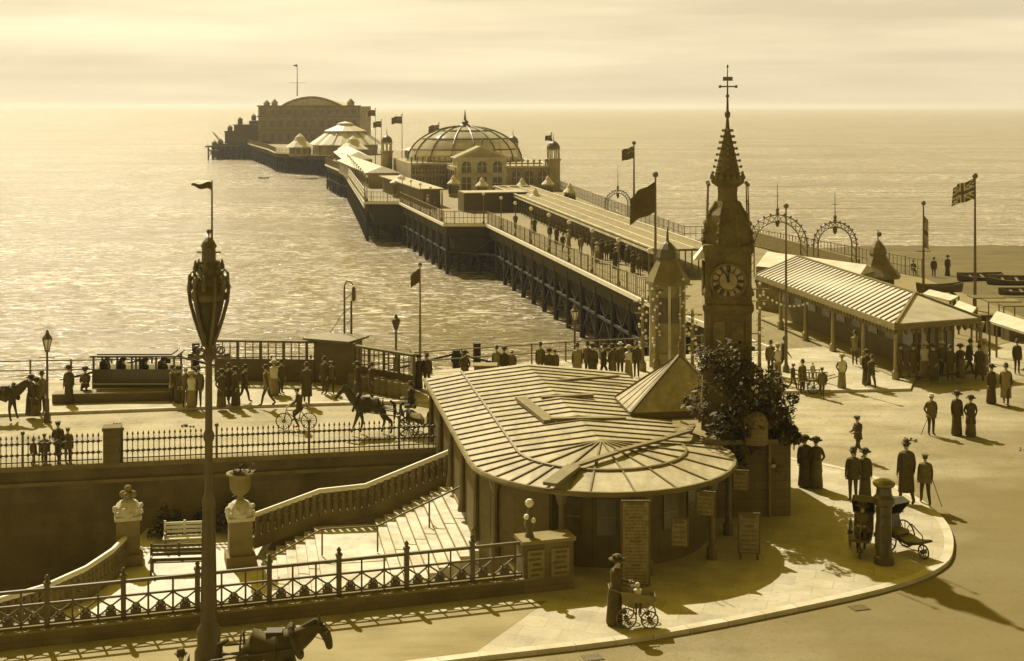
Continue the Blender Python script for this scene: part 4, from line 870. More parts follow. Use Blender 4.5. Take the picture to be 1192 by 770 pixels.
# ---- posters and boards under the canopy
def board(c, ww, hh, rz, label, lines=8, post=True, zb=None, dark=False, group=None):
    t = empty('notice_board', (c[0], c[1], kz), label, 'notice board', group); M4 = Matrix.Translation((c[0], c[1], 0)) @ Matrix.Rotation(rz, 4, 'Z'); B_ = lambda: MB(M4.copy())
    zb = c[2]; mb = B_(); mb.box(0, .05, zb + hh / 2, ww + .1, .06, hh + .1); mb.build('panel', 'dark_wood', t)
    mb = B_(); mb.box(0, 0, zb + hh / 2, ww, .03, hh); mb.build('paper', 'poster', t)
    mb = B_(); random.seed(int(c[0] * 100))
    for k in range(lines):
        z = zb + hh * (k + .6) / lines; x = -ww * .42
        if k == lines - 1: mb.box(0, -.02, z, ww * .7, .012, hh / lines * .62); continue
        if k % 7 == 5: mb.box(0, -.02, z, ww * random.uniform(.3, .6), .012, hh / lines * .55); continue
        while x < ww * .4:
            l_ = random.uniform(.03, .18) * ww; l_ = min(l_, ww * .42 - x)
            if l_ > .01: mb.box(x + l_ / 2, -.02, z, l_, .012, hh / lines * random.uniform(.2, .38))
            x += l_ + .04 * ww
    mb.build('lettering', 'ink', t)
    for s_ in (-1, 1):
        mb = B_()
        if zb > 1: mb.box(s_ * (ww / 2 - .06), .05, (zb + hh + 2.66) / 2, .02, .02, 2.66 - zb - hh); mb.build('hanger', 'dark_iron', t)
        else: mb.box(s_ * (ww / 2 - .03), .06, (zb + hh + kz) / 2, .07, .07, zb + hh - kz); mb.build('leg', 'dark_wood', t)
p = P(740, 684, kz); board((p.x, p.y, .22), .74, 2.35, 0, 'tall pale board covered in printed lines at the front of the canopy', 24)
p = P(791, 676, kz); board((p.x, p.y, 1.15), .42, .75, -.2, 'small narrow pale notice right of the tall printed board', 5)
p = P(821, 664, kz); board((p.x, p.y, 1.78), .5, .65, -.3, 'small square notice hung high under the canopy edge', 5)
p = P(872, 652, kz); board((p.x, p.y, .35), .58, 1.15, -.1, 'pale framed poster beside the ivy covered tower base', 8)
p = P(862, 640, kz); board((p.x, p.y, 2.0), .42, .55, -.2, 'smallest notice, above the framed poster by the tower base', 4)
# end pier of the railing with posters and a lamp figure
p = Vector((.55, 39.4, 0)); t = empty('railing_pier', tuple(p), 'stone pier with two posters ending the crossed panel railing', 'pillar')
mb = MB(); mb.box(.95, 39.65, .8, 1.5, .7, 1.45, .3); mb.build('shaft', 'dark_stone', t); mb = MB(); mb.box(.95, 39.65, 1.57, 1.62, .82, .1, .3); mb.build('cap', 'stone', t)
for x, y, ww in ((.68, 39.16, .5), (1.38, 39.38, .55)):
    b = MB(Matrix.Translation((x, y, 0)) @ Matrix.Rotation(.3, 4, 'Z')); b.box(0, 0, .95, ww, .05, .8); po = b.build('poster', 'poster', t)
    b = MB(Matrix.Translation((x, y, 0)) @ Matrix.Rotation(.3, 4, 'Z'))
    for k in range(5): b.box(random.uniform(-.05, .05), -.035, .65 + k * .15, ww * random.uniform(.4, .8), .02, .06)
    b.build('lettering', 'ink', po)
mb = MB(); mb.lathe([(.14, 1.62), (.08, 1.8), (.16, 2.0), (.06, 2.3), (.04, 2.5)], (.5, 39.55, 0), 8); lf = mb.build('lamp_bracket', 'dark_iron', t); mb = MB(); mb.ball((.42, 39.5, 2.2), .09, 6); mb.ball((.6, 39.5, 2.1), .09, 6); mb.ball((.5, 39.5, 2.6), .13, 8); mb.build('globe', 'glass_globe', lf)

# ------------------------------------------------------------------ clock tower
TX, TY = 7.62, 48.6
tz = lambda y: H - (y - HZ) * TY / F
tw = empty('clock_tower', (TX, TY, kz), 'tall dark clock tower with crocketed spire and cross finial', 'clock tower')
T4 = Matrix.Translation((TX, TY, 0)) @ Matrix.Rotation(R(-7), 4, 'Z'); TB = lambda: MB(T4.copy())
def sq(mb, prof, n=4, rot=math.pi / 4): mb.lathe([(r * (1.4142 if n == 4 else 1.08), z) for r, z in prof], (0, 0, 0), n, rot=rot if n == 4 else math.pi / 8)
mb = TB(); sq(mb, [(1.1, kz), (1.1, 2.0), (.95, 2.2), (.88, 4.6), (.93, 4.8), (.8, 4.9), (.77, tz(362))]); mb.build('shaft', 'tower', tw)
mb = TB()
for x in (-1, 1):
    for y in (-1, 1):
        mb.box(x * .7, y * .7, 4.6, .22, .22, 5.6); mb.lathe([(.2, 0), (.2, .1), (.12, .3), (.03, .75)], (x * .7, y * .7, 7.4), 6)
mb.build('buttress', 'tower', tw)
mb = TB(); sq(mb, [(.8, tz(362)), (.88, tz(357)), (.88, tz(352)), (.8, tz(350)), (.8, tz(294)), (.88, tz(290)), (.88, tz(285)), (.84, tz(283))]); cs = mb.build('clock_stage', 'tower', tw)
for ang, nm in ((0, 'front'), (-90, 'left')):
    X4 = T4 @ Matrix.Rotation(R(ang), 4, 'Z'); zc = tz(324); rc = .56
    mb = MB(X4 @ Matrix.Translation((0, -.8, zc)) @ Matrix.Rotation(R(90), 4, 'X')); mb.lathe([(rc, -.02), (rc, .05)], (0, 0, 0), 28); dl = mb.build('clock_face', 'dial', cs)
    mb = MB(X4.copy()); mb.ring((0, -.86, zc), rc + .03, .05, 28, 'y'); mb.ring((0, -.86, zc), rc * .58, .02, 24, 'y'); mb.build('bezel', 'tower_trim', dl)
    mb = MB(X4.copy()); rom = ['III', 'II', 'I', 'XII', 'XI', 'X', 'IX', 'VIII', 'VII', 'VI', 'V', 'IIII']
    for k in range(12):
        a = math.pi / 6 * k; cxx, czz = .78 * rc * math.cos(a), .78 * rc * math.sin(a); ux, uz = math.cos(a), math.sin(a); tx_, tz_ = uz, -ux
        s_ = rom[k]; W_ = {'I': .035, 'V': .075, 'X': .08}; tot = sum(W_[c] for c in s_); off = -tot / 2
        for ch in s_:
            o_ = off + W_[ch] / 2; off += W_[ch]; pt = lambda w_, h_: (cxx + tx_ * (o_ + w_) + ux * h_, -.865, zc + czz + tz_ * (o_ + w_) + uz * h_)
            if ch == 'I': mb.bar(pt(0, -.1), pt(0, .1), .025)
            if ch == 'V': mb.bar(pt(-.03, .1), pt(0, -.1), .025); mb.bar(pt(.03, .1), pt(0, -.1), .02)
            if ch == 'X': mb.bar(pt(-.03, .1), pt(.03, -.1), .025); mb.bar(pt(.03, .1), pt(-.03, -.1), .02)
    mb.build('numerals', 'numeral', dl)
    mb = MB(X4.copy()); mb.bar((0, -.88, zc), (-.09, -.88, zc + .28), .05); mb.bar((0, -.89, zc), (.03, -.89, zc + .44), .035); mb.ball((0, -.88, zc), .05, 6); mb.build('clock_hand', 'numeral', dl)
# small lead hood over the left dial
mb = TB(); mb.add([(-.82, -.5, tz(286)), (-.82, .5, tz(286)), (-1.2, .42, tz(301)), (-1.2, -.56, tz(302)), (-.82, -.5, tz(300)), (-.82, .5, tz(300))], [(0, 1, 2, 3), (3, 2, 5, 4), (0, 3, 4), (1, 5, 2)]); mb.build('dial_hood', 'white_paint', cs)
# bell shaped roof, belfry gallery, spire
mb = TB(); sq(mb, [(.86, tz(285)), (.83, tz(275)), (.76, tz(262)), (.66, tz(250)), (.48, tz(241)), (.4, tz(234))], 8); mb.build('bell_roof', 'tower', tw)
mb = TB()
for k in range(8):
    a = math.pi / 4 * k + math.pi / 8
    mb.path([(r * math.cos(a), r * math.sin(a), tz(y)) for r, y in ((.92, 285), (.89, 274), (.82, 261), (.71, 249), (.53, 241), (.44, 235))], .045, 5)
    for r, y in ((.91, 280), (.87, 270), (.82, 260), (.72, 250)): mb.ball((r * 1.04 * math.cos(a), r * 1.04 * math.sin(a), tz(y)), .07, 6)
mb.build('roof_rib', 'tower_trim', tw)
for x, y in ((-1, -1), (1, -1), (-1, 1), (1, 1)):
    b = TB(); b.tube((x * .72, y * .72, tz(262)), (x * .68, y * .68, tz(216)), .032, .02, 6); b.ball((x * .68, y * .68, tz(214)), .075, 6); b.ball((x * .7, y * .7, tz(236)), .045, 6); b.build('pinnacle', 'tower_trim', tw)
mb = TB(); sq(mb, [(.36, tz(236)), (.33, tz(226)), (.35, tz(218)), (.56, tz(213)), (.58, tz(209)), (.52, tz(206))], 8); mb.build('belfry', 'tower', tw)
mb = TB()
for k in range(16):
    a = math.pi / 8 * k; mb.lathe([(.05, 0), (.07, .08), (.02, .2)], (.56 * math.cos(a), .56 * math.sin(a), tz(209)), 5)
mb.build('gallery_cresting', 'tower_trim', tw)
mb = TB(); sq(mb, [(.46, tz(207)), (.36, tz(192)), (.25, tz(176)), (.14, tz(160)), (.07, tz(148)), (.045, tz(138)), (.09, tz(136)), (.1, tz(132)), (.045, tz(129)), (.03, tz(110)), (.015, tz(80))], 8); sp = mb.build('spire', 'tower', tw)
mb = TB()
for k in range(8):
    a = math.pi / 4 * k
    for y in range(152, 205, 7):
        r = lerp(.5, .1, (205 - y) / 55) + .05; mb.ball((r * math.cos(a), r * math.sin(a), tz(y)), .055, 5); mb.bar((r * .8 * math.cos(a), r * .8 * math.sin(a), tz(y) - .03), (r * math.cos(a), r * math.sin(a), tz(y)), .035)
mb.build('crocket', 'tower_trim', sp)
mb = TB(); z = tz(92); mb.bar((-.16, 0, z), (.18, 0, z), .09, .14); z = tz(101); mb.bar((-.26, 0, z), (.3, 0, z), .05); mb.ball((-.26, 0, z), .06, 6); mb.ball((.3, 0, z), .06, 6); mb.bar((0, -.25, z), (0, .25, z), .04); mb.ball((0, 0, tz(112)), .07, 6); mb.lathe([(.0, 0), (.05, .05), (.0, .16)], (0, 0, tz(80)), 5); mb.build('weathervane', 'iron', sp)
# tall blind panels on the shaft
mb = TB()
for x in (-.32, .32): mb.box(x, -.8, 5.75, .4, .06, 1.5)
mb.box(0, -.9, 3.4, 1.3, .06, 1.8); mb.build('panel', 'tower_trim', tw)
# ---- base block right of the tower with creeper
bb = empty('entrance_block', (8.2, 47.6, kz), 'dark masonry block under the tower with plants growing over its roof', 'building')
mb = MB(); mb.prism([(5.6, 46.3), (9.45, 46.6), (9.75, 49.6), (9.2, 52), (6, 51.5)], kz, lambda p: 2.6); mb.build('wall', 'dark_stone', bb)
mb = MB(); mb.prism([(5.5, 46.15), (9.6, 46.45), (9.9, 49.7), (9.3, 52.1), (5.9, 51.6)], 2.6, 2.75); mb.build('cornice', 'stone', bb)
mb = MB(); mb.tube((8.7, 46.45, kz), (8.7, 46.45, 2.6), .06, .06, 6); mb.build('downpipe', 'stone', bb)
def leaves(mb, pts, size):
    for p in pts:
        d = Vector((random.gauss(0, 1), random.gauss(0, 1), random.gauss(0, .8))).normalized() * size * random.choice((.5, .7, .9, 1.2, 1.9)); e = d.cross(Vector((random.random() - .5, random.random() - .5, 1))).normalized() * d.length * .55
        mb.mi = 1 if random.random() < .28 else 0; mb.face([p - d, p + e, p + d, p - e])
random.seed(11)
iv = empty('climbing_plant', (8.0, 48, 2.6), 'dense dark creeper with pale flowers heaped around the foot of the tower', 'creeper')
pts = []; fl = []
clumps = []
for k in range(150):
    px_ = random.uniform(786, 912); py_ = random.uniform(405, 545)
    lim = lerp(880, 914, min(1, max(0, (py_ - 400) / 75))); 
    if px_ > lim - 8 or px_ < random.uniform(796, 818) or (py_ > 500 and px_ < 820 + (py_ - 500) * 1.1) or (px_ < 815 and py_ < 440): continue
    Y = random.uniform(45.9, 47.5); clumps.append((D(px_, py_, Y), random.uniform(.22, .5)))
for k in range(60):
    a = random.uniform(-1, 1); clumps.append((Vector((8.9 + random.uniform(-.3, .75), random.uniform(46.5, 50.5), random.uniform(2.4, 4.4) - .0)), random.uniform(.22, .42)))
for c, r in clumps:
    c = Vector(c); c.z = max(c.z, 1.5)
    for k in range(75):
        d = Vector((random.gauss(0, 1), random.gauss(0, 1), random.gauss(0, 1))).normalized() * r * random.random() ** .4; pts.append(c + d)
mb = MB(); leaves(mb, pts, .075); mb.build('foliage', ['leaf_dark', 'leaf_mid'], iv)
mb = MB()
for k in range(110):
    c, r = random.choice(clumps); d = Vector((random.gauss(0, 1), -abs(random.gauss(0, 1)), random.gauss(0, 1))).normalized() * r; p = c + d
    if p.z < 1.6: continue
    mb.ball(tuple(p), random.choice((.02, .025, .03, .04, .065)), 5)
tag(mb.build('flowers', 'flower', iv), kind='stuff')
mb = MB()
for k in range(9): mb.path([(7 + k * .32, 46.6, 2.6), (7.1 + k * .3, 46.9, 3.4), (7.3 + k * .22, 47.3, 4.4)], [.04, .03, .015], 5)
mb.build('stem', 'dark_wood', iv)
shrub((9.35, 46.6, kz + 2.4), .55, .8, 'spiky fan shaped shrub at the canopy end of the entrance block', 300)
# mound shaped tank on the roof edge
t = empty('water_tank', (8.55, 46.6, 2.75), 'rounded pale brown tank among the creeper beside the tower', 'tank'); mb = MB(); p = D(880, 500, 46.3); mb.lathe([(.4, -.5), (.43, .2), (.34, .45), (.2, .55), (.04, .6)], (p.x, p.y, p.z), 12, sy=.7); mb.build('body', 'wood', t); mb = MB(); mb.box(p.x, p.y, (p.z - .5 + 2.75) / 2, .5, .4, max(.1, p.z - .5 - 2.75)); mb.build('stand', 'dark_wood', t)

# ------------------------------------------------------------------ entrance turret of the pier and festoon posts
EX, EY = P(777, 427, kz).x, P(777, 427, kz).y
et = empty('entrance_turret', (EX, EY, kz), 'slender octagonal turret with flared pointed roof left of the clock tower', 'turret')
ez = lambda y: H - (y - HZ) * EY / F
mb = MB(); mb.lathe([(.95, kz), (.95, .9), (.85, 1.0), (.85, ez(330))], (EX, EY, 0), 8); mb.build('wall', 'pavilion', et)
mb = MB(); mb.lathe([(1.22, ez(330)), (1.2, ez(327)), (.8, ez(312)), (.55, ez(302)), (.5, ez(300))], (EX, EY, 0), 8); mb.build('roof', 'gutter', et)
mb = MB(); mb.lathe([(.62, ez(300)), (.6, ez(298)), (.5, ez(290)), (.26, ez(284)), (.08, ez(281)), (.05, ez(270)), (.01, ez(264))], (EX, EY, 0), 8); mb.build('roof_cap', 'dark_iron', et)
for k in range(8):
    a = math.pi / 4 * k + math.pi / 8; b = MB(); b.box(EX + .8 * math.cos(a), EY + .8 * math.sin(a), 3.2, .08, .42, 1.3, a); b.build('window', 'window', et)
    a = math.pi / 4 * k; b = MB(); b.bar((EX + .9 * math.cos(a), EY + .9 * math.sin(a), kz), (EX + .88 * math.cos(a), EY + .88 * math.sin(a), ez(331)), .14); b.build('pilaster', 'pavilion_pale', et)
def festoon_post(px_, base, topy, label):
    p = P(px_, base, kz); z1 = H - (topy - HZ) * p.y / F; t = empty('festoon_post', tuple(p), label, 'lamp post', 'festoon posts at the pier entrance')
    mb = MB(); mb.tube(p, (p.x, p.y, z1), .1, .07, 8); mb.lathe([(.2, 0), (.2, .4), (.1, .55)], tuple(p), 8); mb.build('post', 'wood', t)
    for k in range(9):
        z = z1 - k * (z1 - 1.2) / 9
        for q_ in ((p.x + .2 * math.sin(k * 2.1), p.y - .12, z), (p.x - .22 * math.cos(k * 1.7), p.y - .1, z - .2)): mb = MB(); mb.ball(q_, .075, 6); mb.build('bulb', 'glass_globe', t)
    mb = MB(); mb.bar((p.x - .5, p.y, z1 - .3), (p.x + .5, p.y, z1 - .3), .07); mb.bar((p.x - .4, p.y, z1 - .9), (p.x + .4, p.y, z1 - .9), .06); mb.build('crossarm', 'wood', t)
for a in ((748, 432, 345, 'leftmost festoon post strung with bulbs before the pier'), (764, 430, 332, 'festoon post with bulbs just left of the entrance turret'), (795, 430, 325, 'festoon post with bulbs between the turret and the clock tower'), (884, 440, 330, 'festoon post with bulbs right of the clock tower'), (806, 436, 360, 'shortest festoon post, close against the clock tower')): festoon_post(*a)
# hanging lines of bulbs between posts
for a, b, lab in (((748, 350, 79), (795, 332, 79), 'sagging string of bulbs between two festoon posts by the turret'), ((884, 338, 77), (945, 350, 77), 'string of bulbs running right from the post beside the clock tower')):
    pa, pb = D(*a), D(*b); t = empty('bulb_string', tuple(pa), lab, 'string lights'); mb = MB(); cur = [pa.lerp(pb, i / 12) - Vector((0, 0, .5 * math.sin(math.pi * i / 12))) for i in range(13)]; mb.path(cur, .015, 4); mb.build('cable', 'dark_iron', t)
    for q_ in cur[1:-1]: mb = MB(); mb.ball(tuple(q_ - Vector((0, 0, .08))), .07, 6); mb.build('bulb', 'glass_globe', t)

# ------------------------------------------------------------------ long open shelter with white ribbed roof on the right
E0, E1, E2 = Vector((19.4, 69.5, 0)), Vector((16.0, 90, 0)), Vector((24.4, 71.6, 0)); E3 = E1 + (E2 - E0) * 1.2
ss = empty('entrance_shelter', tuple(E0), 'long open shelter with white ribbed hipped roof at the pier entrance', 'shelter')
ze, zr = 3.0, 4.05
r0 = (E0 + E2) / 2 + (E1 - E0).normalized() * 2.7 + Vector((0, 0, zr)); r1 = (E1 + E3) / 2 + Vector((0, 0, zr)); e = Vector((0, 0, ze))
mb = MB(); mb.add([E0 + e, E2 + e, E3 + e, E1 + e, r0, r1], [(0, 1, 4), (1, 2, 5, 4), (2, 3, 5), (3, 0, 4, 5)]); rf = mb.build('roof', 'roof_white', ss)
mb = MB(); N = 34
for i in range(N + 1):
    u = i / N; a = (E0 + e).lerp(E1 + e, u); s_ = (E1 - E0).length * u
    b = r0.lerp(r1, max(0, (s_ - 2.7) / ((E1 - E0).length - 2.7))) if s_ > 2.7 else (E0 + e).lerp(r0, s_ / 2.7)
    mb.bar(a + Vector((0, 0, .03)), b + Vector((0, 0, .03)), .09, .07)
mb.bar(E0 + e, r0, .14); mb.bar(E2 + e, r0, .14); mb.bar(r0, r1, .14); mb.build('seams', 'roof_seam', rf)
mb = MB()
for a, b in ((E0, E1), (E0, E2), (E2, E3)): mb.bar(a + e - Vector((0, 0, .17)), b + e - Vector((0, 0, .17)), .12, .3)
mb.build('fascia', 'wood', ss); mb = MB()
for p in along([E1 + e, E0 + e, E2 + e], .42): mb.lathe([(.02, -.62), (.12, -.5), (.12, -.34)], tuple(p), 6)
mb.build('valance', 'gutter', ss)
for p in [E0.lerp(E1, t_) for t_ in (.01, .2, .4, .6, .8)] + [E0.lerp(E2, .5), E0.lerp(E2, .98)]:
    p = p + Vector((.15, .2, 0)); b = MB(); b.lathe([(.2, 0), (.2, .5), (.12, .6), (.1, 2.3), (.2, 2.55), (.24, 2.75)], tuple(p), 8); b.build('column', 'pavilion', ss)
inn = [E0 + Vector((1.9, 2.4, 0)), E1 + Vector((1.6, 0, 0))]; mb = MB(); mb.bar(inn[0] + Vector((0, 0, 1.4)), inn[1] + Vector((0, 0, 1.4)), .15, 2.8); q_ = E2 + Vector((-.6, 2.6, 0)); mb.bar(inn[0] + Vector((0, 0, 1.4)), q_ + Vector((0, 0, 1.4)), .15, 2.8); mb.build('wall', 'dark_wood', ss)
for i in range(9):
    a = inn[0].lerp(inn[1], (i + .2) / 9); b = inn[0].lerp(inn[1], (i + .75) / 9); m = MB(); m.bar(a + Vector((-.1, 0, 1.9)), b + Vector((-.1, 0, 1.9)), .06, 1.1); m.build('window', 'window', ss)
for i in range(4):
    a = inn[0].lerp(q_, (i + .15) / 4); b = inn[0].lerp(q_, (i + .7) / 4); m = MB(); m.bar(a + Vector((0, -.1, 1.6)), b + Vector((0, -.1, 1.6)), .06, 1.6); m.build('window', 'window' if i % 2 else 'pavilion_pale', ss)
mb = MB(); mb.prism([tuple((E0 + Vector((.2, .6, 0)))[:2]), tuple((E2 + Vector((0, .6, 0)))[:2]), tuple(E3[:2]), tuple((E1 + Vector((.2, 0, 0)))[:2])], .10, .18); mb.build('floor', 'asphalt_walk', ss)
# roofs behind
t = empty('low_kiosk', (24, 97, 0), 'low pale roofed building behind the long white shelter', 'building'); a, b, c, d = P(880, 310, 3), P(1000, 322, 3), P(1018, 316, 3), P(905, 296, 3)
mb = MB(); mb.add([a, b, c, d, (a + d) / 2 + Vector((0, 0, .6)), (b + c) / 2 + Vector((0, 0, .6))], [(0, 1, 5, 4), (2, 3, 4, 5), (1, 2, 5), (3, 0, 4)]); mb.build('roof', 'roof_white', t); mb = MB(); mb.prism([tuple(v[:2]) for v in (a, b, c, d)], 0, 2.95); mb.build('wall', 'wood', t)
p = P(1022, 338, 0); t = empty('pointed_kiosk', tuple(p), 'dark kiosk with steep flared pointed roof and lamp finial by the beach', 'kiosk'); kzz = lambda y: H - (y - HZ) * p.y / F
MB().lathe([(1.25, 0), (1.25, kzz(320))], tuple(p), 8).build('wall', 'dark_wood', t); mb = MB(); mb.lathe([(1.75, kzz(323)), (1.7, kzz(320)), (1.0, kzz(308)), (.62, kzz(297)), (.7, kzz(295)), (.55, kzz(288)), (.2, kzz(281)), (.05, kzz(279))], tuple((p.x, p.y, 0)), 8); mb.build('roof', 'gutter', t)
mb = MB(); mb.tube((p.x, p.y, kzz(281)), (p.x, p.y, kzz(268)), .05, .03, 5); mb.ball((p.x + .1, p.y, kzz(273)), .2, 6); mb.build('finial', 'dark_iron', t)
# pale awning roofs and clutter by the beach
def awning(a, b, c, d, label, hz_=2.6):
    t = empty('awning', tuple(a), label, 'awning'); mb = MB(); v = [a, b, c, d]; mb.add(v + [p - Vector((0, 0, .12)) for p in v], [(0, 1, 2, 3), (7, 6, 5, 4), (0, 4, 5, 1), (1, 5, 6, 2), (2, 6, 7, 3), (3, 7, 4, 0)]); mb.build('canopy', 'roof_white', t)
    for p in v: b_ = MB(); b_.tube((p.x, p.y, 0), p, .06, .06, 5); b_.build('post', 'wood', t)
awning(P(1152, 374, 2.3), P(1230, 399, 2.3), P(1230, 385, 2.6), P(1160, 362, 2.6), 'pale awning roof at the right edge beyond the stalls')
awning(P(1110, 357, 1.9), P(1131, 365, 1.9), P(1137, 358, 2.1), P(1116, 350, 2.1), 'small pale awning at the foot of the union flag pole')
awning(P(1074, 342, 1.6), P(1106, 350, 1.6), P(1116, 345, 1.8), P(1082, 337, 1.8), 'narrow pale awning behind the hipped end of the shelter')
# ------------------------------------------------------------------ people
def skin_mesh(name, V, E, Rd, sub=1):
    me = bpy.data.meshes.new('tmp'); me.from_pydata(V, E, []); o = bpy.data.objects.new('tmp', me); COL.objects.link(o)
    sk = o.modifiers.new('skin', 'SKIN'); sk.use_smooth_shade = True
    if not me.skin_vertices: 
        bpy.context.view_layer.objects.active = o
    for i, r in enumerate(Rd): me.skin_vertices[0].data[i].radius = (r, r) if not isinstance(r, tuple) else r
    me.skin_vertices[0].data[0].use_root = True
    ss_ = o.modifiers.new('sub', 'SUBSURF'); ss_.levels = sub; ss_.render_levels = sub
    dg = bpy.context.evaluated_depsgraph_get(); m2 = bpy.data.meshes.new_from_object(o.evaluated_get(dg)); m2.name = name
    bpy.data.objects.remove(o); bpy.data.meshes.remove(me); return m2
def join_into(me, mb):
    """append MB geometry to mesh me -> (verts, faces)"""
    V = [v.co.copy() for v in me.vertices]; Fc = [list(p.vertices) for p in me.polygons]; o = len(V)
    V += mb.V; Fc += [[i + o for i in f] for f in mb.Fc]; return V, Fc
def make_body(legs='stand', arms='down', lean=0, seated=False, girth=1.0, scale=1.0):
    """one continuous figure, facing -Y, feet at z=0 (seat at z=0.45 if seated)"""
    J = {}; hipz = .46 if seated else .88
    J['pel'] = (0, 0, hipz + .05, (.155 * girth, .115 * girth)); J['wai'] = (0, -lean * .3, hipz + .24, (.135 * girth, .105 * girth)); J['che'] = (0, -lean * .7, hipz + .42, (.165 * girth, .12 * girth)); J['up'] = (0, -lean * .9, hipz + .54, (.13, .095))
    J['nk'] = (0, -lean - .01, hipz + .63, (.05, .05)); J['hd0'] = (0, -lean - .025, hipz + .70, (.068, .078)); J['hd1'] = (0, -lean - .03, hipz + .78, (.08, .095)); J['hd2'] = (0, -lean - .02, hipz + .85, (.062, .072))
    E = [('pel', 'wai'), ('wai', 'che'), ('che', 'up'), ('up', 'nk'), ('nk', 'hd0'), ('hd0', 'hd1'), ('hd1', 'hd2')]
    sz = hipz + .52; hands = []
    for s_, sn in ((-1, 'L'), (1, 'R')):
        sw = {'down': 0, 'swing': .16 * s_, 'fwd': -.0, 'push': 0, 'pocket': 0, 'bar': 0}[arms]
        sh = (.19 * s_, -lean * .9, sz)
        if arms in ('down', 'swing'): el = (.235 * s_, sh[1] + .02 + sw * .5, sz - .29); wr = (.24 * s_, sh[1] - .05 + sw * 1.2, sz - .53); hd = (.235 * s_, wr[1] - .03 + sw * .1, sz - .61)
        elif arms == 'pocket': el = (.28 * s_, sh[1] + .08, sz - .27); wr = (.2 * s_, sh[1] - .06, sz - .46); hd = (.17 * s_, sh[1] - .1, sz - .52)
        elif arms == 'push': el = (.24 * s_, sh[1] - .06, sz - .28); wr = (.2 * s_, sh[1] - .33, sz - .32); hd = (.19 * s_, sh[1] - .42, sz - .33)
        elif arms == 'bar': el = (.25 * s_, sh[1] - .12, sz - .24); wr = (.24 * s_, sh[1] - .32, sz - .36); hd = (.23 * s_, sh[1] - .4, sz - .38)
        else: el = (.22 * s_, sh[1] - .08, sz - .26); wr = (.12 * s_, sh[1] - .3, sz - .28); hd = (.08 * s_, sh[1] - .36, sz - .28)
        J['sh' + sn] = (*sh, (.07, .07)); J['el' + sn] = (*el, (.05, .05)); J['wr' + sn] = (*wr, (.035, .035)); J['hd' + sn] = (*hd, (.034, .04)); hands.append((Vector(wr), Vector(hd), s_))
        E += [('up', 'sh' + sn), ('sh' + sn, 'el' + sn), ('el' + sn, 'wr' + sn), ('wr' + sn, 'hd' + sn)]
        hp = (.09 * s_, 0, hipz)
        if seated: kn = (.11 * s_, -.42, hipz + .02); an = (.11 * s_, -.45, hipz - .38); to = (.11 * s_, -.6, hipz - .43)
        elif legs == 'stride': y = .30 * s_; kn = (.09 * s_, -.04 - y * .45, .47); an = (.085 * s_, -y + .06, .10 + (.05 if s_ < 0 else 0)); to = (.09 * s_, -y - .10, .045)
        elif legs == 'pedal': kn = (.08 * s_, -.34 - .0 * s_, hipz - .22 + .12 * s_); an = (.08 * s_, -.2 - .08 * s_, hipz - .6 + .16 * s_); to = (.08 * s_, -.36 - .08 * s_, hipz - .66 + .16 * s_)
        else: kn = (.095 * s_, -.015, .48); an = (.1 * s_, .02, .09); to = (.12 * s_, -.13, .045)
        J['hp' + sn] = (*hp, (.1 * girth, .1 * girth)); J['kn' + sn] = (*kn, (.068, .068)); J['an' + sn] = (*an, (.048, .048)); J['to' + sn] = (*to, (.045, .038))
        E += [('pel', 'hp' + sn), ('hp' + sn, 'kn' + sn), ('kn' + sn, 'an' + sn), ('an' + sn, 'to' + sn)]
    ks = list(J); ix = {k: i for i, k in enumerate(ks)}
    me = skin_mesh('person', [J[k][:3] for k in ks], [(ix[a], ix[b]) for a, b in E], [J[k][3] for k in ks], 1)
    ex = MB(); hy, hz_ = -lean - .03, hipz + .78
    ex.add([(-.018, hy - .088, hz_ - .02), (.018, hy - .088, hz_ - .02), (0, hy - .125, hz_ - .018), (0, hy - .085, hz_ + .035)], [(0, 1, 2), (0, 2, 3), (2, 1, 3)])
    for s_ in (-1, 1): ex.ball((s_ * .082, hy + .01, hz_ - .01), .028, 6, .5)
    for wr, hd, s_ in hands:
        d = (hd - wr).normalized(); side = Vector((1, 0, 0)) if abs(d.z) > .6 else Vector((1, 0, 0)); fwd = d.cross(side).normalized()
        for k in range(4):
            L_ = (.055, .07, .075, .06)[k]; b = hd + fwd * (k - 1.5) * .019 + d * .02 if abs(d.z) > .6 else hd + side * (k - 1.5) * .019 + d * .02
            c_ = b + d * L_ * .6; ex.path([b, c_, c_ + (d * .7 - side * s_ * .5).normalized() * L_ * .5], [.011, .010, .007], 5)
        b = hd - d * .03; ex.path([b, b + (d * .5 + fwd * .8).normalized() * .05, b + (d * .9 + fwd * .7).normalized() * .08], [.013, .011, .008], 5)
    V, Fc = join_into(me, ex); m2 = bpy.data.meshes.new('person'); m2.from_pydata([tuple(v * scale) for v in V], [], Fc); bpy.data.meshes.remove(me)
    for k in ('suit', 'skin', 'shoe'): m2.materials.append(MATS[k])
    zn = (hipz + .61) * scale
    hp_ = [h[1] * scale for h in hands]; n_ex = len(V) - len(ex.V)
    feet = [Vector(J['to' + n][:3]) * scale for n in 'LR']; ank = [Vector(J['an' + n][:3]) * scale for n in 'LR']
    for p in m2.polygons:
        p.use_smooth = True; c = Vector((0, 0, 0))
        for i in p.vertices: c += m2.vertices[i].co
        c /= len(p.vertices); mi = 0
        if c.z > zn: mi = 1
        elif min((c - h).length for h in hp_) < .085 * scale or p.vertices[0] >= n_ex: mi = 1
        elif min([(c - f).length for f in feet] + [(c - f).length + .03 for f in ank]) < .1 * scale: mi = 2
        p.material_index = mi
    o = bpy.data.objects.new('person', m2); COL.objects.link(o)
    return o, hipz, lean
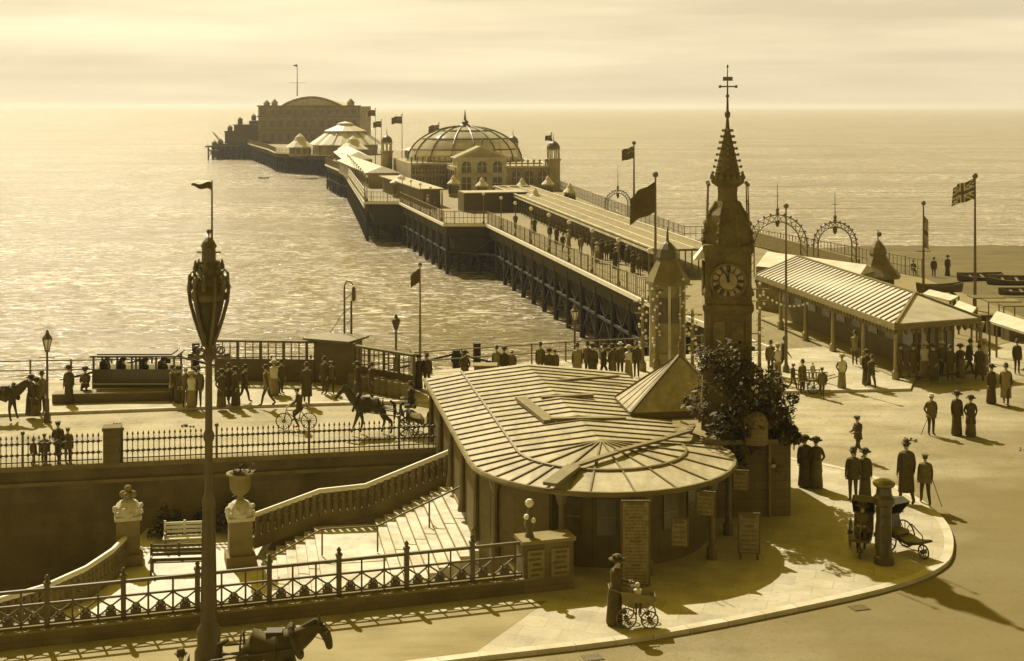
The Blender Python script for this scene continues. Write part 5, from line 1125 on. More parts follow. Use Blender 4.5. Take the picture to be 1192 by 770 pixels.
def dress(o, hipz, lean, scale, coat=None, skirt=None, hat=None, coat_mat='suit', skirt_mat='suit', hat_mat='hair', hair=True, collar=True):
    s = scale; hy = -lean - .03; hz_ = hipz + .78; X4 = Matrix.Scale(s, 4)
    B_ = lambda: MB(X4.copy())
    if hair: B_().lathe([(.088, -.05), (.097, .0), (.09, .05), (.06, .09), (.01, .105)], (0, hy + .02, hz_ + .02), 10, .95, 1.1).build('hair', 'hair', o, smooth=True)
    if coat is not None:
        pr_ = [(.2, hipz + .575), (.225, hipz + .5), (.215, hipz + .38), (.185, hipz + .22), (.21, hipz + .04), (.225, hipz - coat * .5), (.24, hipz - coat)]
        b = B_(); b.lathe(pr_, (0, -lean * .5, 0), 14, 1, .72, caps=False); b.lathe([(.2, hipz + .575), (.07, hipz + .63)], (0, -lean * .8, 0), 14, 1, .72, caps=False); b.build('coat', coat_mat, o, smooth=True)
    if collar: B_().lathe([(.062, hipz + .6), (.064, hipz + .65)], (0, -lean, 0), 10).build('collar', 'cloth_pale', o)
    if skirt:
        b = B_(); b.lathe([(.14, hipz + .2), (.175, hipz + .08), (.2, hipz - .12), (.215, hipz - .45), (.245, .05), (.235, .045)], (0, .02, 0), 16, 1, .92)
        for v_ in range(1, 2): b.V = [Vector((q_.x * (1 + .05 * math.sin(7 * math.atan2(q_.y, q_.x)) * (q_.z < hipz * s)), q_.y * (1 + .05 * math.sin(7 * math.atan2(q_.y, q_.x)) * (q_.z < hipz * s)), q_.z)) for q_ in b.V]
        b.build('skirt', skirt_mat, o, smooth=True)
    t = hz_ + .045
    if hat == 'bowler': B_().lathe([(.15, t), (.155, t + .015), (.1, t + .02), (.1, t + .09), (.07, t + .135), (.01, t + .145)], (0, hy + .01, 0), 12, .9, 1.1).build('hat', hat_mat, o, smooth=True)
    if hat == 'boater': B_().lathe([(.17, t + .01), (.17, t + .025), (.1, t + .027), (.1, t + .11), (.005, t + .112)], (0, hy + .01, 0), 14, .95, 1.1).build('hat', hat_mat, o)
    if hat == 'cap': B_().lathe([(.09, t), (.125, t + .045), (.12, t + .07), (.01, t + .09)], (0, hy + .0, 0), 12, 1, 1.1).box(0, hy - .12, t + .01, .14, .1, .015).build('cap', hat_mat, o)
    if hat == 'wide':
        b = B_(); b.lathe([(.23, t + .01), (.24, t + .03), (.1, t + .045), (.11, t + .12), (.07, t + .16), (.01, t + .165)], (0, hy + .02, 0), 14)
        for k in range(6): b.ball((.11 * math.cos(k), hy + .02 + .11 * math.sin(k), t + .09), .05, 6)
        b.build('hat', hat_mat, o, smooth=True)
    if hat == 'bonnet': B_().lathe([(.11, t - .1), (.125, t), (.09, t + .07), (.01, t + .1)], (0, hy + .03, 0), 12).build('bonnet', hat_mat, o, smooth=True)
    return o
PRO = {}
def proto(key, body, cl):
    o, hz_, ln = make_body(**body); dress(o, hz_, ln, body.get('scale', 1), **cl); PRO[key] = o; o.location = (0, 0, -500)
proto('man_stand', dict(arms='down'), dict(coat=.12, hat='bowler'))
proto('man_stride', dict(legs='stride', arms='swing', lean=.05), dict(coat=.12, hat='bowler'))
proto('man_cap', dict(legs='stride', arms='fwd', lean=.02), dict(coat=.02, hat='cap', hat_mat='suit'))
proto('man_boater', dict(arms='pocket'), dict(coat=.1, hat='boater', hat_mat='straw', coat_mat='suit_grey'))
proto('man_overcoat', dict(legs='stride', arms='down', girth=1.1), dict(coat=.55, hat='bowler'))
proto('woman_dark', dict(arms='down', girth=.92), dict(coat=.05, skirt=True, hat='wide'))
proto('woman_arm', dict(arms='pocket', girth=.92), dict(coat=.3, skirt=True, hat='wide', skirt_mat='suit_grey'))
proto('woman_pale', dict(arms='pocket', girth=.9), dict(coat=.0, skirt=True, hat='wide', coat_mat='cloth_pale', skirt_mat='cloth_mid', hat_mat='straw'))
proto('woman_push', dict(arms='push', girth=.92, lean=.05), dict(coat=.08, skirt=True, hat='wide'))
proto('boy', dict(legs='stride', arms='down', scale=.78), dict(coat=.08, hat='cap', coat_mat='suit_grey', hat_mat='suit_grey'))
proto('child_pale', dict(arms='down', scale=.62, girth=.95), dict(coat=.25, hat='bonnet', coat_mat='cloth_pale', hat_mat='cloth_pale', collar=False))
proto('seated_man', dict(seated=True, arms='fwd'), dict(coat=.0, hat='bowler'))
proto('seated_woman', dict(seated=True, arms='fwd', girth=.92), dict(coat=.02, hat='wide', coat_mat='suit_grey'))
proto('seated_child', dict(seated=True, arms='fwd', scale=.55), dict(coat=.0, hat='bonnet', coat_mat='cloth_pale', hat_mat='cloth_pale', collar=False))
proto('rider', dict(legs='pedal', arms='bar', lean=.16), dict(coat=.05, hat='cap', hat_mat='suit'))
used = set()
def person(key, loc, face, label, h=1.0, group='people on the seafront'):
    """face: degrees, 0 = towards the camera, 180 = away, 90 = right of the picture"""
    o = PRO[key]
    if key in used: o = copy_tree(o)
    used.add(key); o.location = loc; o.rotation_euler = (0, 0, R(face)); o.scale = (h * random.uniform(.93, 1.04), h * random.uniform(.95, 1.05), h * random.uniform(.96, 1.03))
    if key in ('man_stand', 'man_stride', 'man_overcoat') and 'dark' not in label:
        m_ = random.choice(('suit', 'suit_grey', 'cloth_mid', 'suit', 'suit'))
        for ch in o.children:
            if ch.name.startswith('coat') and m_ != 'suit': ch.material_slots[0].link = 'OBJECT'; ch.material_slots[0].material = MATS[m_]
    tag(o, label, 'person', group); return o
def at(key, px_, py_, face, label, z=.12, h=1.0, group='people on the seafront'): return person(key, P(px_, py_, z), face, label, h, group)

G1 = 'people on the island pavement and road'
at('woman_dark', 937, 567, 170, 'woman in dark clothes walking away, left of the pair beside the tower', h=1.0, group=G1)
at('woman_arm', 950, 568, 185, 'woman in grey skirt walking away, right of the pair beside the tower', h=1.0, group=G1)
at('man_cap', 999, 535, -70, 'man in peaked cap striding left alone on the sunny road', 0, 1.0, G1)
at('man_stand', 993, 584, 180, 'man standing with his back to us just behind the left bath chair', .12, 1.02, G1)
at('woman_dark', 1007, 581, 160, 'woman close to the right of the man behind the bath chair', .12, .95, G1)
at('man_overcoat', 1055, 586, 185, 'big man in long overcoat walking beside the boy at the kerb', .12, 1.2, G1)
b_ = at('boy', 1077, 588, 175, 'boy in cap with a stick walking beside the man in overcoat', .12, 1.3, G1)
p = P(1086, 588, .12); MBs = MB(); MBs.tube((p.x + .22, p.y - .3, .14), (p.x - .02, p.y + .02, 1.02), .014, .014, 5); tag(MBs.build('walking_stick', 'wood', origin=(p.x, p.y, .12)), 'thin pale walking stick leaning out beside the boy at the kerb', 'walking stick')
at('man_boater', 1084, 507, 10, 'man with straw hat and cane, leftmost of three strollers on the road', 0, 1.0, G1)
p = P(1078, 507, 0); tag(MB().tube((p.x - .22, p.y, .02), (p.x + .08, p.y - .1, .86), .014, .014, 5).build('walking_stick', 'dark_wood', origin=(p.x, p.y, 0)), 'dark cane held by the leftmost of three strollers', 'walking stick')
at('woman_dark', 1114, 507, 5, 'woman in dark dress, middle of three strollers on the road', 0, 1.0, G1)
at('woman_arm', 1130, 508, -10, 'woman in grey skirt, rightmost of three strollers on the road', 0, .97, G1)
at('woman_dark', 1154, 470, 20, 'woman standing at left of the couple near the right edge', 0, 1.05, G1)
at('man_overcoat', 1171, 472, -20, 'man in overcoat standing at right of the couple near the right edge', 0, 1.12, G1)
at('woman_push', 716, 727, 92, 'dark dressed woman with wide hat pushing the pram below the canopy', .12, 1.0, G1)
at('boy', 957, 464, -20, 'boy in cap walking in front of the hand cart', 0, 1.05, G1)
at('boy', 923, 455, 60, 'boy standing at the left end of the hand cart', 0, .98, G1)
at('man_stand', 934, 458, 30, 'man standing behind the hand cart between two boys', 0, .9, G1)
at('woman_pale', 980, 452, 0, 'woman in pale blouse walking beside the long white shelter', .12, .92, G1)
at('man_stride', 1014, 454, 30, 'man in bowler stepping off the kerb beyond the hand cart', 0, .95, G1)
at('woman_dark', 1009, 448, 10, 'woman just behind the man stepping off the kerb', .12, .95, G1)
at('man_stand', 995, 425, 0, 'man standing in shade at the open side of the long shelter', .18, 1, G1)
G2 = 'crowd under the pier entrance shelter'
for k, (px_, py_, key, f, lab) in enumerate(((1048, 441, 'man_stand', 90, 'man in bowler at the corner column of the shelter'), (1063, 442, 'man_overcoat', 10, 'man in overcoat right of the corner column of the shelter'), (1076, 440, 'woman_pale', 0, 'woman in pale blouse among the shelter crowd'), (1087, 443, 'woman_dark', -60, 'woman in dark dress right of the pale bloused woman'), (1096, 439, 'man_boater', 40, 'man in straw hat in the middle of the shelter crowd'), (1106, 443, 'man_stand', -20, 'man in dark suit right of the straw hatted man under the shelter'), (1118, 441, 'woman_arm', 180, 'woman seen from behind near the right end of the shelter'), (1128, 437, 'man_stride', 90, 'man walking right behind the shelter end column'), (1140, 443, 'man_overcoat', 180, 'rightmost man in overcoat under the shelter end'), (1146, 436, 'woman_pale', 180, 'pale bloused woman at the far right of the shelter crowd'), (1184, 436, 'man_stand', 0, 'lone man at the right edge beyond the shelter'))):
    at(key, px_, py_, f, lab, .18 if px_ < 1130 else 0, 1, G2)
G3 = 'people by the tower and turret'
for px_, py_, key, f, lab in ((905, 441, 'woman_pale', 30, 'pale bloused woman just right of the clock tower shaft'), (897, 436, 'man_stand', 0, 'man standing close to the right side of the clock tower'), (912, 432, 'man_stride', 90, 'man walking right behind the pale woman by the clock tower')): at(key, px_, py_, f, lab, .12, 1, G3)
G4 = 'people on the seafront promenade'
for px_, py_, key, f, h, lab in (
    (36, 484, 'woman_dark', 90, 1.0, 'woman in wide hat left of the left street lamp'), (42, 485, 'woman_arm', 80, .98, 'woman in grey skirt arm in arm near the left street lamp'), (49, 481, 'man_stand', -20, 1.02, 'man standing just left of the left street lamp'),
    (80, 470, 'woman_dark', 0, 1.0, 'woman standing right of the left street lamp before the railing'), (201, 468, 'man_stand', -90, .95, 'man at the right end of the tram waiting to board'),
    (208, 469, 'woman_dark', -60, .95, 'woman just beyond the right end of the tram'), (216, 474, 'man_boater', 20, 1.02, 'man in straw hat left of the tall lamp standard'), (223, 475, 'woman_pale', 0, .95, 'woman in pale blouse and skirt left of the tall lamp standard'),
    (231, 474, 'man_stand', 0, 1.02, 'man in bowler nearest to the tall lamp standard on its left'), (258, 475, 'woman_arm', 40, 1.0, 'woman right beside the tall lamp standard'), (266, 470, 'man_overcoat', 180, 1.06, 'tall man in overcoat right of the tall lamp standard'),
    (274, 473, 'woman_dark', -50, .98, 'woman right of the tall man in overcoat on the promenade'), (284, 469, 'man_stride', 90, .95, 'man striding right away from the group by the lamp standard'),
    (311, 473, 'man_stride', -90, 1.05, 'man striding left alone on the promenade kerb'), (319, 460, 'woman_pale', 0, .95, 'pale dressed woman before the station windbreak'), (327, 459, 'man_stand', 60, .95, 'man beside the pale dressed woman before the windbreak'),
    (357, 470, 'man_overcoat', 10, 1.05, 'man in overcoat standing behind the cyclist'), (378, 459, 'man_stand', -30, 1.0, 'man standing before the solid middle of the station'), (385, 458, 'boy', 20, 1.15, 'boy beside the man before the solid middle of the station'),
    (416, 462, 'woman_dark', -90, .95, 'woman behind the bay horse of the carriage'), (432, 463, 'man_stand', 90, .95, 'man behind the neck of the carriage horse'),
    (487, 453, 'woman_dark', 0, .95, 'woman at left of the couple under the small furled flag'), (497, 453, 'man_stand', 20, .98, 'man at right of the couple under the small furled flag'), (541, 449, 'woman_arm', 180, .95, 'lone woman looking out to sea left of the wooden box'),
    (578, 443, 'man_stand', 180, .95, 'man looking at the sea just right of the wooden box'), (587, 443, 'woman_dark', 180, .9, 'woman at the railing right of the wooden box'), (596, 444, 'man_boater', 160, .9, 'man in straw hat leaning near the railing beyond the roof'),
    (629, 441, 'man_stand', 180, 1.0, 'man at left of three people beyond the middle of the roof'), (639, 443, 'woman_dark', 170, .9, 'woman in the middle of three people beyond the roof'), (646, 442, 'boy', 180, 1.1, 'boy at right of three people beyond the roof'),
    (672, 444, 'man_overcoat', 180, 1.05, 'man in overcoat beside the small lamp beyond the roof'), (684, 440, 'man_stand', 150, 1.0, 'man right of the small lamp beyond the roof'), (690, 443, 'woman_dark', 180, 1.0, 'woman right of the small lamp in front of the dark pier'), (702, 441, 'man_stride', 90, 1.0, 'man walking right in front of the dark pier'),
    (713, 443, 'woman_arm', 200, 1.0, 'grey skirted woman in front of the dark pier'), (722, 440, 'man_boater', 180, 1.0, 'straw hatted man in front of the dark pier'), (732, 443, 'woman_pale', 160, 1.0, 'pale bloused woman left of the pyramid roof'), (741, 440, 'man_stand', 180, 1.0, 'man beside the leftmost festoon post')):
    at(key, px_, py_, f, lab, .12, h, G4)
G5 = 'children at the spiked railing'
def atB(px_, key, off, f, h, lab): 
    p = onB(px_) + Vector((0, off, .02)); person(key, p, f, lab, h, G5)
atB(34, 'boy', .45, 160, .82, 'small boy leftmost at the spiked railing'); atB(47, 'boy', .45, 200, .92, 'second boy from the left at the spiked railing'); atB(63, 'man_cap', .5, 0, .98, 'man in cap leaning at the spiked railing among boys'); atB(75, 'boy', .4, 20, 1.05, 'bigger boy right of the man in cap at the spiked railing')
G6 = 'people strolling on the pier'
keys = ['man_stand', 'woman_dark', 'woman_pale', 'man_stride', 'man_boater', 'woman_arm']
PIERP = (((470, 226), (484, 236), (498, 243), (506, 250), (600, 266), (622, 272), (640, 281), (648, 284), (662, 289), (676, 296), (690, 300), (700, 302), (706, 305), (712, 303), (718, 307), (724, 304), (730, 310), (737, 318), (744, 322), (716, 313), (695, 306), (655, 293)))
for k, (px_, py_) in enumerate(PIERP):
    key = keys[k % 6]; nth = ORD[sum(1 for q in PIERP if q[1] > py_)]
    person(key, P(px_, py_, .03), random.choice((0, 180, 160, 20)), {'man_stand': 'man in dark suit and bowler, %s pier stroller from the shore', 'woman_dark': 'woman in dark dress, %s pier stroller from the shore', 'woman_pale': 'woman in pale blouse, %s pier stroller from the shore', 'man_stride': 'striding man in bowler, %s pier stroller from the shore', 'man_boater': 'man in straw hat, %s pier stroller from the shore', 'woman_arm': 'woman in grey skirt, %s pier stroller from the shore'}[key] % nth, 1, G6)
for px_, py_, key, lab in ((1087, 322, 'man_stand', 'dark figure on the beach left of the two beach walkers'), (1103, 320, 'woman_dark', 'right one of two walkers on the shingle beach'), (1063, 318, 'seated_man', 'figure sitting on the shingle near the water')):
    z = -4.3; p = P(px_, py_, z); person(key, (p.x, p.y, -1.6 - 4.7 * ((p.y - 84) / 121) ** .8 + (0 if 'seated' not in key else -.05)), 0, lab, 1.25, 'people on the beach')

# ------------------------------------------------------------------ horses
def make_horse(head='up', label='', walk=1):
    V = [(.0, 0, 1.24), (-.3, 0, 1.25), (-.58, 0, 1.28), (.28, 0, 1.24), (.52, 0, 1.27)]; Rr = [(.29, .31), (.28, .29), (.27, .29), (.29, .32), (.24, .31)]; E = [(0, 1), (1, 2), (0, 3), (3, 4)]
    nk = [(.76, 0, 1.5, (.14, .22)), (.98, 0, 1.76, (.1, .15)), (1.13, 0, 1.95, (.09, .11)), (1.27, 0, 1.86, (.095, .115)), (1.42, 0, 1.66, (.075, .085)), (1.54, 0, 1.5, (.062, .065))] if head == 'up' else [(.74, 0, 1.42, (.17, .28)), (.97, 0, 1.57, (.13, .21)), (1.16, 0, 1.68, (.105, .14)), (1.29, 0, 1.56, (.105, .135)), (1.37, 0, 1.34, (.08, .1)), (1.40, 0, 1.15, (.07, .075))]
    pr_ = 4
    for x, y, z, r in nk: V.append((x, y, z)); Rr.append(r); E.append((pr_, len(V) - 1)); pr_ = len(V) - 1
    for s_, sw in ((1, .16 * walk), (-1, -.14 * walk)):
        b = 4
        for x, z, r in ((.5, 1.02, .13), (.5 + sw, .58, .065), (.5 + sw * (1.7 if sw > 0 else .5), .2, .045), (.54 + sw * (1.9 if sw > 0 else .45), .05, .06)): V.append((x, s_ * .15, z + (.06 * (sw > 0) if z < .3 else 0))); Rr.append((r, r)); E.append((b, len(V) - 1)); b = len(V) - 1
        b = 2
        for x, z, r in ((-.52, 1.0, .18), (-.48 - sw * .4, .82, .12), (-.72 - sw, .55, .07), (-.66 - sw * 1.3, .18, .046), (-.62 - sw * 1.3, .05, .06)): V.append((x, s_ * .15, z)); Rr.append((r, r)); E.append((b, len(V) - 1)); b = len(V) - 1
    me = skin_mesh('horse', V, E, Rr, 1); ex = MB(); hx, hz_ = nk[2][0], nk[2][2]
    for s_ in (-1, 1): ex.lathe([(.035, 0), (.03, .07), (.005, .16)], (hx + .0, s_ * .065, hz_ + .07), 6)
    V2, F2 = join_into(me, ex); m2 = bpy.data.meshes.new('horse'); m2.from_pydata([tuple(v) for v in V2], [], F2); bpy.data.meshes.remove(me); m2.materials.append(MATS['horse_hide']); m2.polygons.foreach_set('use_smooth', [True] * len(m2.polygons))
    o = bpy.data.objects.new('horse', m2); COL.objects.link(o); tag(o, label, 'horse')
    mb = MB(); mb.path([(-.8, 0, 1.42), (-.98, 0, 1.3), (-1.02, 0, .95), (-.98, 0, .6)], [.05, .075, .08, .03], 7); mb.build('tail', 'horse_mane', o, smooth=True)
    mb = MB(); ln = [(.62, 0, 1.62)] + [(x - .08, 0, z + .14) for x, y, z, r in nk[:3]] + [(hx + .1, 0, hz_ + .07)]; mb.path(ln, [.03, .05, .055, .05, .03], 6); mb.build('mane', 'horse_mane', o, smooth=True)
    h_ = MB(); 
    def band(x, zc, ry, rz_, t, tilt=0): h_.path([(x + tilt * math.sin(a), ry * math.cos(a), zc + rz_ * math.sin(a)) for a in [i * math.pi / 8 for i in range(16)]], t, 5, True)
    band(.66, 1.36, .25, .36, .06, -.12); band(.25, 1.24, .31, .335, .03); band(-.5, 1.26, .3, .31, .025)
    for s_ in (-1, 1): h_.bar((.66, s_ * .28, 1.3), (-1.1, s_ * .4, 1.12), .04); h_.bar((-.5, s_ * .29, 1.2), (-.9, s_ * .2, 1.2), .035)
    h_.box(.2, 0, 1.57, .35, .28, .09); h_.build('harness', 'leather', o)
    b = MB(); q0, q1 = Vector(nk[3][:3]), Vector(nk[4][:3])
    for c, r in ((q0, .13), (q1, .1)): b.path([(c.x + .0, r * math.cos(a), c.z + r * 1.15 * math.sin(a)) for a in [i * math.pi / 6 for i in range(12)]], .014, 4, True)
    for s_ in (-1, 1): b.bar(q0 + Vector((0, s_ * .12, .05)), q1 + Vector((0, s_ * .09, 0)), .025); b.box(q0.x + .02, s_ * .125, q0.z + .0, .1, .02, .09)
    b.path([q1 + Vector((0, .09, -.05)), (.7, .3, 1.45), (-.6, .3, 1.6), (-1.2, .1, 1.7)], .01, 4); b.build('bridle', 'leather', o)
    return o
def wheel(t, c, r, name='wheel', spokes=10, mt='carriage_paint', tyre='iron', wd=.06):
    """wheel in the XZ plane of its thing"""
    mb = MB(); mb.ring(c, r, wd * .55, 24, 'y'); w_ = mb.build(name, mt, t); mb = MB(); mb.ring(c, r + wd * .5, wd * .35, 24, 'y'); mb.build('tyre', tyre, w_)
    mb = MB(); mb.lathe([(.07, -.09), (.07, .09)], (0, 0, 0), 8); mb.V = [Vector((v.x + c[0], v.z + c[1], v.y + c[2])) for v in mb.V]
    for k in range(spokes): a = 2 * math.pi * k / spokes; mb.bar(c, (c[0] + r * math.cos(a), c[1], c[2] + r * math.sin(a)), wd * .5)
    mb.build('spokes', mt, w_); return w_
def carriage(loc, rz, label, hood=True, scale=1.0):
    """open four wheeled carriage, front towards +X"""
    t = empty('carriage', (0, 0, 0), label, 'carriage')
    mb = MB(); n = 12; pf = [(-1.15, 1.25), (-1.05, .75), (-.75, .55), (.2, .55), (.35, .75), (.75, .8), (.85, 1.05), (.95, 1.05), (.98, .72), (.45, .6), (.25, .42), (-.85, .42), (-1.2, .7), (-1.25, 1.25)]
    for s_ in (-1, 1): mb.add([(x, s_ * .55, z) for x, z in pf], [tuple(range(len(pf)))])
    m = len(pf); mb.add([(x, -.55, z) for x, z in pf] + [(x, .55, z) for x, z in pf], [(i, (i + 1) % m, m + (i + 1) % m, m + i) for i in range(m)])
    for s_ in (-1, 1): mb.add([(x, s_ * .56, z) for x, z in ((-1.2, 1.2), (-1.05, .6), (.1, .55), (.05, .8), (-.5, .95))], [(0, 1, 2, 3, 4)])
    mb.build('body', 'carriage_paint', t)
    mb = MB(); mb.box(-.78, 0, .85, .5, 1.0, .16); mb.box(-1.08, 0, 1.1, .14, 1.0, .5); mb.build('seat', 'leather', t)
    mb = MB(); mb.box(.82, 0, 1.25, .42, .9, .12); mb.box(.62, 0, 1.42, .06, .9, .3); mb.bar((1.05, 0, .8), (1.25, 0, 1.15), .9, .04); mb.build('driver_box', 'leather', t)
    if hood:
        mb = MB(); fan = [(-1.2, 1.2), (-1.35, 1.6), (-1.15, 1.98), (-.6, 2.05), (-.1, 1.95)]; c0 = (-.75, 1.15)
        v = [(x, s_ * .56, z) for s_ in (-1, 1) for x, z in fan]; mb.add(v, [(i, i + 1, 6 + i, 5 + i) for i in range(4)]); mb.add([(x, -.56, z) for x, z in fan] + [(c0[0], -.56, c0[1])], [tuple(range(6))]); mb.add([(x, .56, z) for x, z in fan] + [(c0[0], .56, c0[1])], [tuple(range(6))]); mb.build('hood', 'leather', t)
    for x, r in ((-.85, .55), (.85, .42)):
        for s_ in (-1, 1): wheel(t, (x, s_ * .68, r), r)
        mb = MB(); mb.tube((x, -.68, r), (x, .68, r), .035, .035, 6); mb.build('axle', 'iron', t)
    mb = MB()
    for s_ in (-1, 1): mb.path([(.85, s_ * .42, .5), (1.4, s_ * .42, .85), (3.1, s_ * .4, 1.1)], .03, 5); mb.ball((.6, s_ * .66, 1.3), .1, 6)
    mb.build('shaft', 'carriage_paint', t)
    t.location = loc; t.rotation_euler = (0, 0, rz); t.scale = (scale,) * 3; return t
hp = P(432, 506, 0); rz = math.pi + .06
h1 = make_horse('up', 'dark horse in harness standing on the seafront road facing left'); h1.location = (hp.x, hp.y, .01); h1.rotation_euler = (0, 0, rz)
cp = hp + Vector((2.45 * math.cos(.06), 2.45 * math.sin(.06), .01)); carriage(cp, rz, 'dark hooded open carriage behind the harnessed horse on the seafront road')
f_ = Matrix.Rotation(rz, 4, 'Z'); q_ = cp + f_ @ Vector((.75, 0, 0)); person('seated_man', (q_.x, q_.y, .82), 270, 'coachman in bowler sitting on the box of the hooded carriage', 1, 'carriage and cart riders')
h2 = make_horse('low', 'dark cart horse with lowered head on the road below the crossed panel railing'); h2.location = (-5.8, 32.3, .01); h2.rotation_euler = (0, 0, .05); h2.scale = (1.08, 1.15, 1.04)
p = P(-10, 492, 0); h3 = make_horse('low', 'dark horse cut off by the left edge on the seafront road', .6); h3.location = (p.x + .4, p.y, .01); h3.rotation_euler = (0, 0, .1)
# two wheeled cart behind the foreground horse
t = empty('cart', (0, 0, 0), 'dark two wheeled cart behind the foreground horse, mostly out of frame', 'cart'); mb = MB(); mb.prism([(-1.0, -.55), (.55, -.55), (.62, -.4), (.62, .4), (.55, .55), (-1.0, .55)], .5, .72); mb.build('body', 'carriage_paint', t); mb = MB(); mb.box(.5, 0, .85, .06, 1.0, .3); mb.build('dashboard', 'wood', t)
for s_ in (-1, 1): wheel(t, (-.2, s_ * .68, .36), .34); MBx = MB(); MBx.path([(.5, s_ * .42, .75), (1.4, s_ * .42, 1.0), (2.6, s_ * .4, 1.12)], .03, 5); MBx.build('shaft', 'carriage_paint', t)
t.location = (-8.15, 32.1, .01); t.rotation_euler = (0, 0, .05)
person('seated_man', (-7.75, 32.1, .04), 93, 'carter in bowler sitting low on the cart behind the cart horse', .9, 'carriage and cart riders')
# ------------------------------------------------------------------ bicycle and rider
bp_ = P(345, 500, 0); by = empty('bicycle', (0, 0, 0), 'bicycle ridden to the left along the seafront road', 'bicycle')
for x in (-.54, .54): wheel(by, (x, 0, .36), .33, spokes=16, mt='iron', tyre='rubber', wd=.035)
mb = MB()
for a, b in (((-.54, 0, .36), (-.1, 0, .36)), ((-.1, 0, .36), (-.2, 0, .88)), ((-.54, 0, .36), (-.18, 0, .8)), ((-.18, 0, .8), (.42, 0, .82)), ((-.1, 0, .36), (.42, 0, .75)), ((.42, 0, .9), (.54, 0, .36))): mb.tube(a, b, .02, .02, 6)
mb.build('frame', 'dark_iron', by); mb = MB(); mb.path([(.36, -.27, .98), (.44, -.1, .98), (.42, 0, .94), (.44, .1, .98), (.36, .27, .98)], .015, 5); mb.build('handlebar', 'dark_iron', by); mb = MB(); mb.lathe([(.12, 0), (.1, .04), (.03, .06)], (-.22, 0, .9), 8, 1.3, .8); mb.build('saddle', 'leather', by); mb = MB(); mb.ring((-.1, 0, .36), .1, .012, 12, 'y'); mb.bar((-.1, -.09, .36), (-.02, -.09, .22), .02); mb.bar((-.1, .09, .36), (-.18, .09, .5), .02); mb.box(-.02, -.13, .21, .1, .08, .02); mb.box(-.18, .13, .51, .1, .08, .02); mb.build('pedal_crank', 'iron', by)
by.location = (bp_.x, bp_.y, .01); by.rotation_euler = (0, 0, math.pi + .05)
person('rider', (bp_.x + .2, bp_.y, .02), -88, 'cyclist in cap leaning forward on the bicycle', 1.0, 'carriage and cart riders')
# ------------------------------------------------------------------ pram, bath chairs, hand cart
pp = P(740, 727, .12); t = empty('pram', (0, 0, 0), 'pale pram with open hood in front of the dark dressed woman', 'pram')
mb = MB(); v = []; pf = [(-.42, .95), (-.36, .6), (-.1, .5), (.3, .5), (.5, .68), (.52, .82)]
mb.add([(x, s_ * .22, z) for s_ in (-1, 1) for x, z in pf], [(0, 1, 2, 3, 4, 5), (11, 10, 9, 8, 7, 6)] + [(i, i + 1, 7 + i, 6 + i) for i in range(5)]); mb.build('body', 'cloth_mid', t)
mb = MB(); mb.path([(-.42, -.2, .92), (-.72, -.2, 1.02), (-.72, .2, 1.02), (-.42, .2, .92)], .018, 5); mb.build('handle', 'wood', t)
for x, r in ((-.28, .26), (.34, .22)):
    for s_ in (-1, 1): wheel(t, (x, s_ * .28, r), r, spokes=10, wd=.03, mt='iron')
mb = MB(); mb.box(.1, 0, .58, .5, .4, .1); mb.build('cushion', 'cloth_pale', t)
t.location = pp; t.rotation_euler = (0, 0, .02)
person('seated_child', (pp.x + .05, pp.y, pp.z + .36), 0, 'small child in white bonnet sitting in the pram', 1.0, 'carriage and cart riders')
def bath_chair(loc, rz, label):
    t = empty('bath_chair', (0, 0, 0), label, 'bath chair', 'bath chairs by the dark pillar'); mb = MB(); pf = [(-.55, 1.05), (-.5, .5), (-.1, .42), (.5, .36), (.95, .5), (.9, .56), (.45, .46), (-.05, .55), (-.35, .6), (-.45, 1.05)]; m = len(pf)
    mb.add([(x, s_ * .3, z) for s_ in (-1, 1) for x, z in pf], [tuple(range(m)), tuple(range(2 * m - 1, m - 1, -1))] + [(i, (i + 1) % m, m + (i + 1) % m, m + i) for i in range(m)])
    mb.build('body', 'carriage_paint', t); mb = MB(); mb.box(-.2, 0, .6, .45, .5, .1); mb.build('seat', 'cloth_mid', t)
    mb = MB(); fan = [(-.52, 1.0), (-.75, 1.25), (-.65, 1.52), (-.3, 1.6), (.0, 1.5)]; mb.add([(x, s_ * .33, z) for s_ in (-1, 1) for x, z in fan], [(i, i + 1, 6 + i, 5 + i) for i in range(4)]); mb.add([(x, -.33, z) for x, z in fan] + [(-.45, -.33, 1.0)], [tuple(range(6))]); mb.add([(x, .33, z) for x, z in fan] + [(-.45, .33, 1.0)], [tuple(range(6))]); mb.build('hood', 'leather', t)
    for s_ in (-1, 1): wheel(t, (-.3, s_ * .4, .42), .4, spokes=12, wd=.04)
    wheel(t, (.85, 0, .22), .2, spokes=8, wd=.04); mb = MB(); mb.path([(.85, 0, .3), (.8, 0, .7), (.35, 0, .95)], .02, 5); mb.bar((-.55, -.25, 1.0), (-.9, -.25, 1.05), .03); mb.bar((-.55, .25, 1.0), (-.9, .25, 1.05), .03); mb.bar((-.9, -.25, 1.05), (-.9, .25, 1.05), .03); mb.build('handle', 'iron', t)
    t.location = loc; t.rotation_euler = (0, 0, rz)
p = P(1004, 640, .12); bath_chair(p, R(-110), 'occupied bath chair with dark hood left of the dark pillar'); person('seated_woman', (p.x, p.y - .0, p.z + .16), -20, 'woman in pale cap sitting in the left bath chair', .95, 'carriage and cart riders').children
p = P(1051, 642, .12); bath_chair(p, R(-60), 'empty bath chair with dark round hood right of the dark pillar')
p = P(1029, 656, .12); t = empty('pillar_box', p, 'tall round dark pillar with flat rimmed cap between the bath chairs', 'pillar box'); q_ = tuple(p)
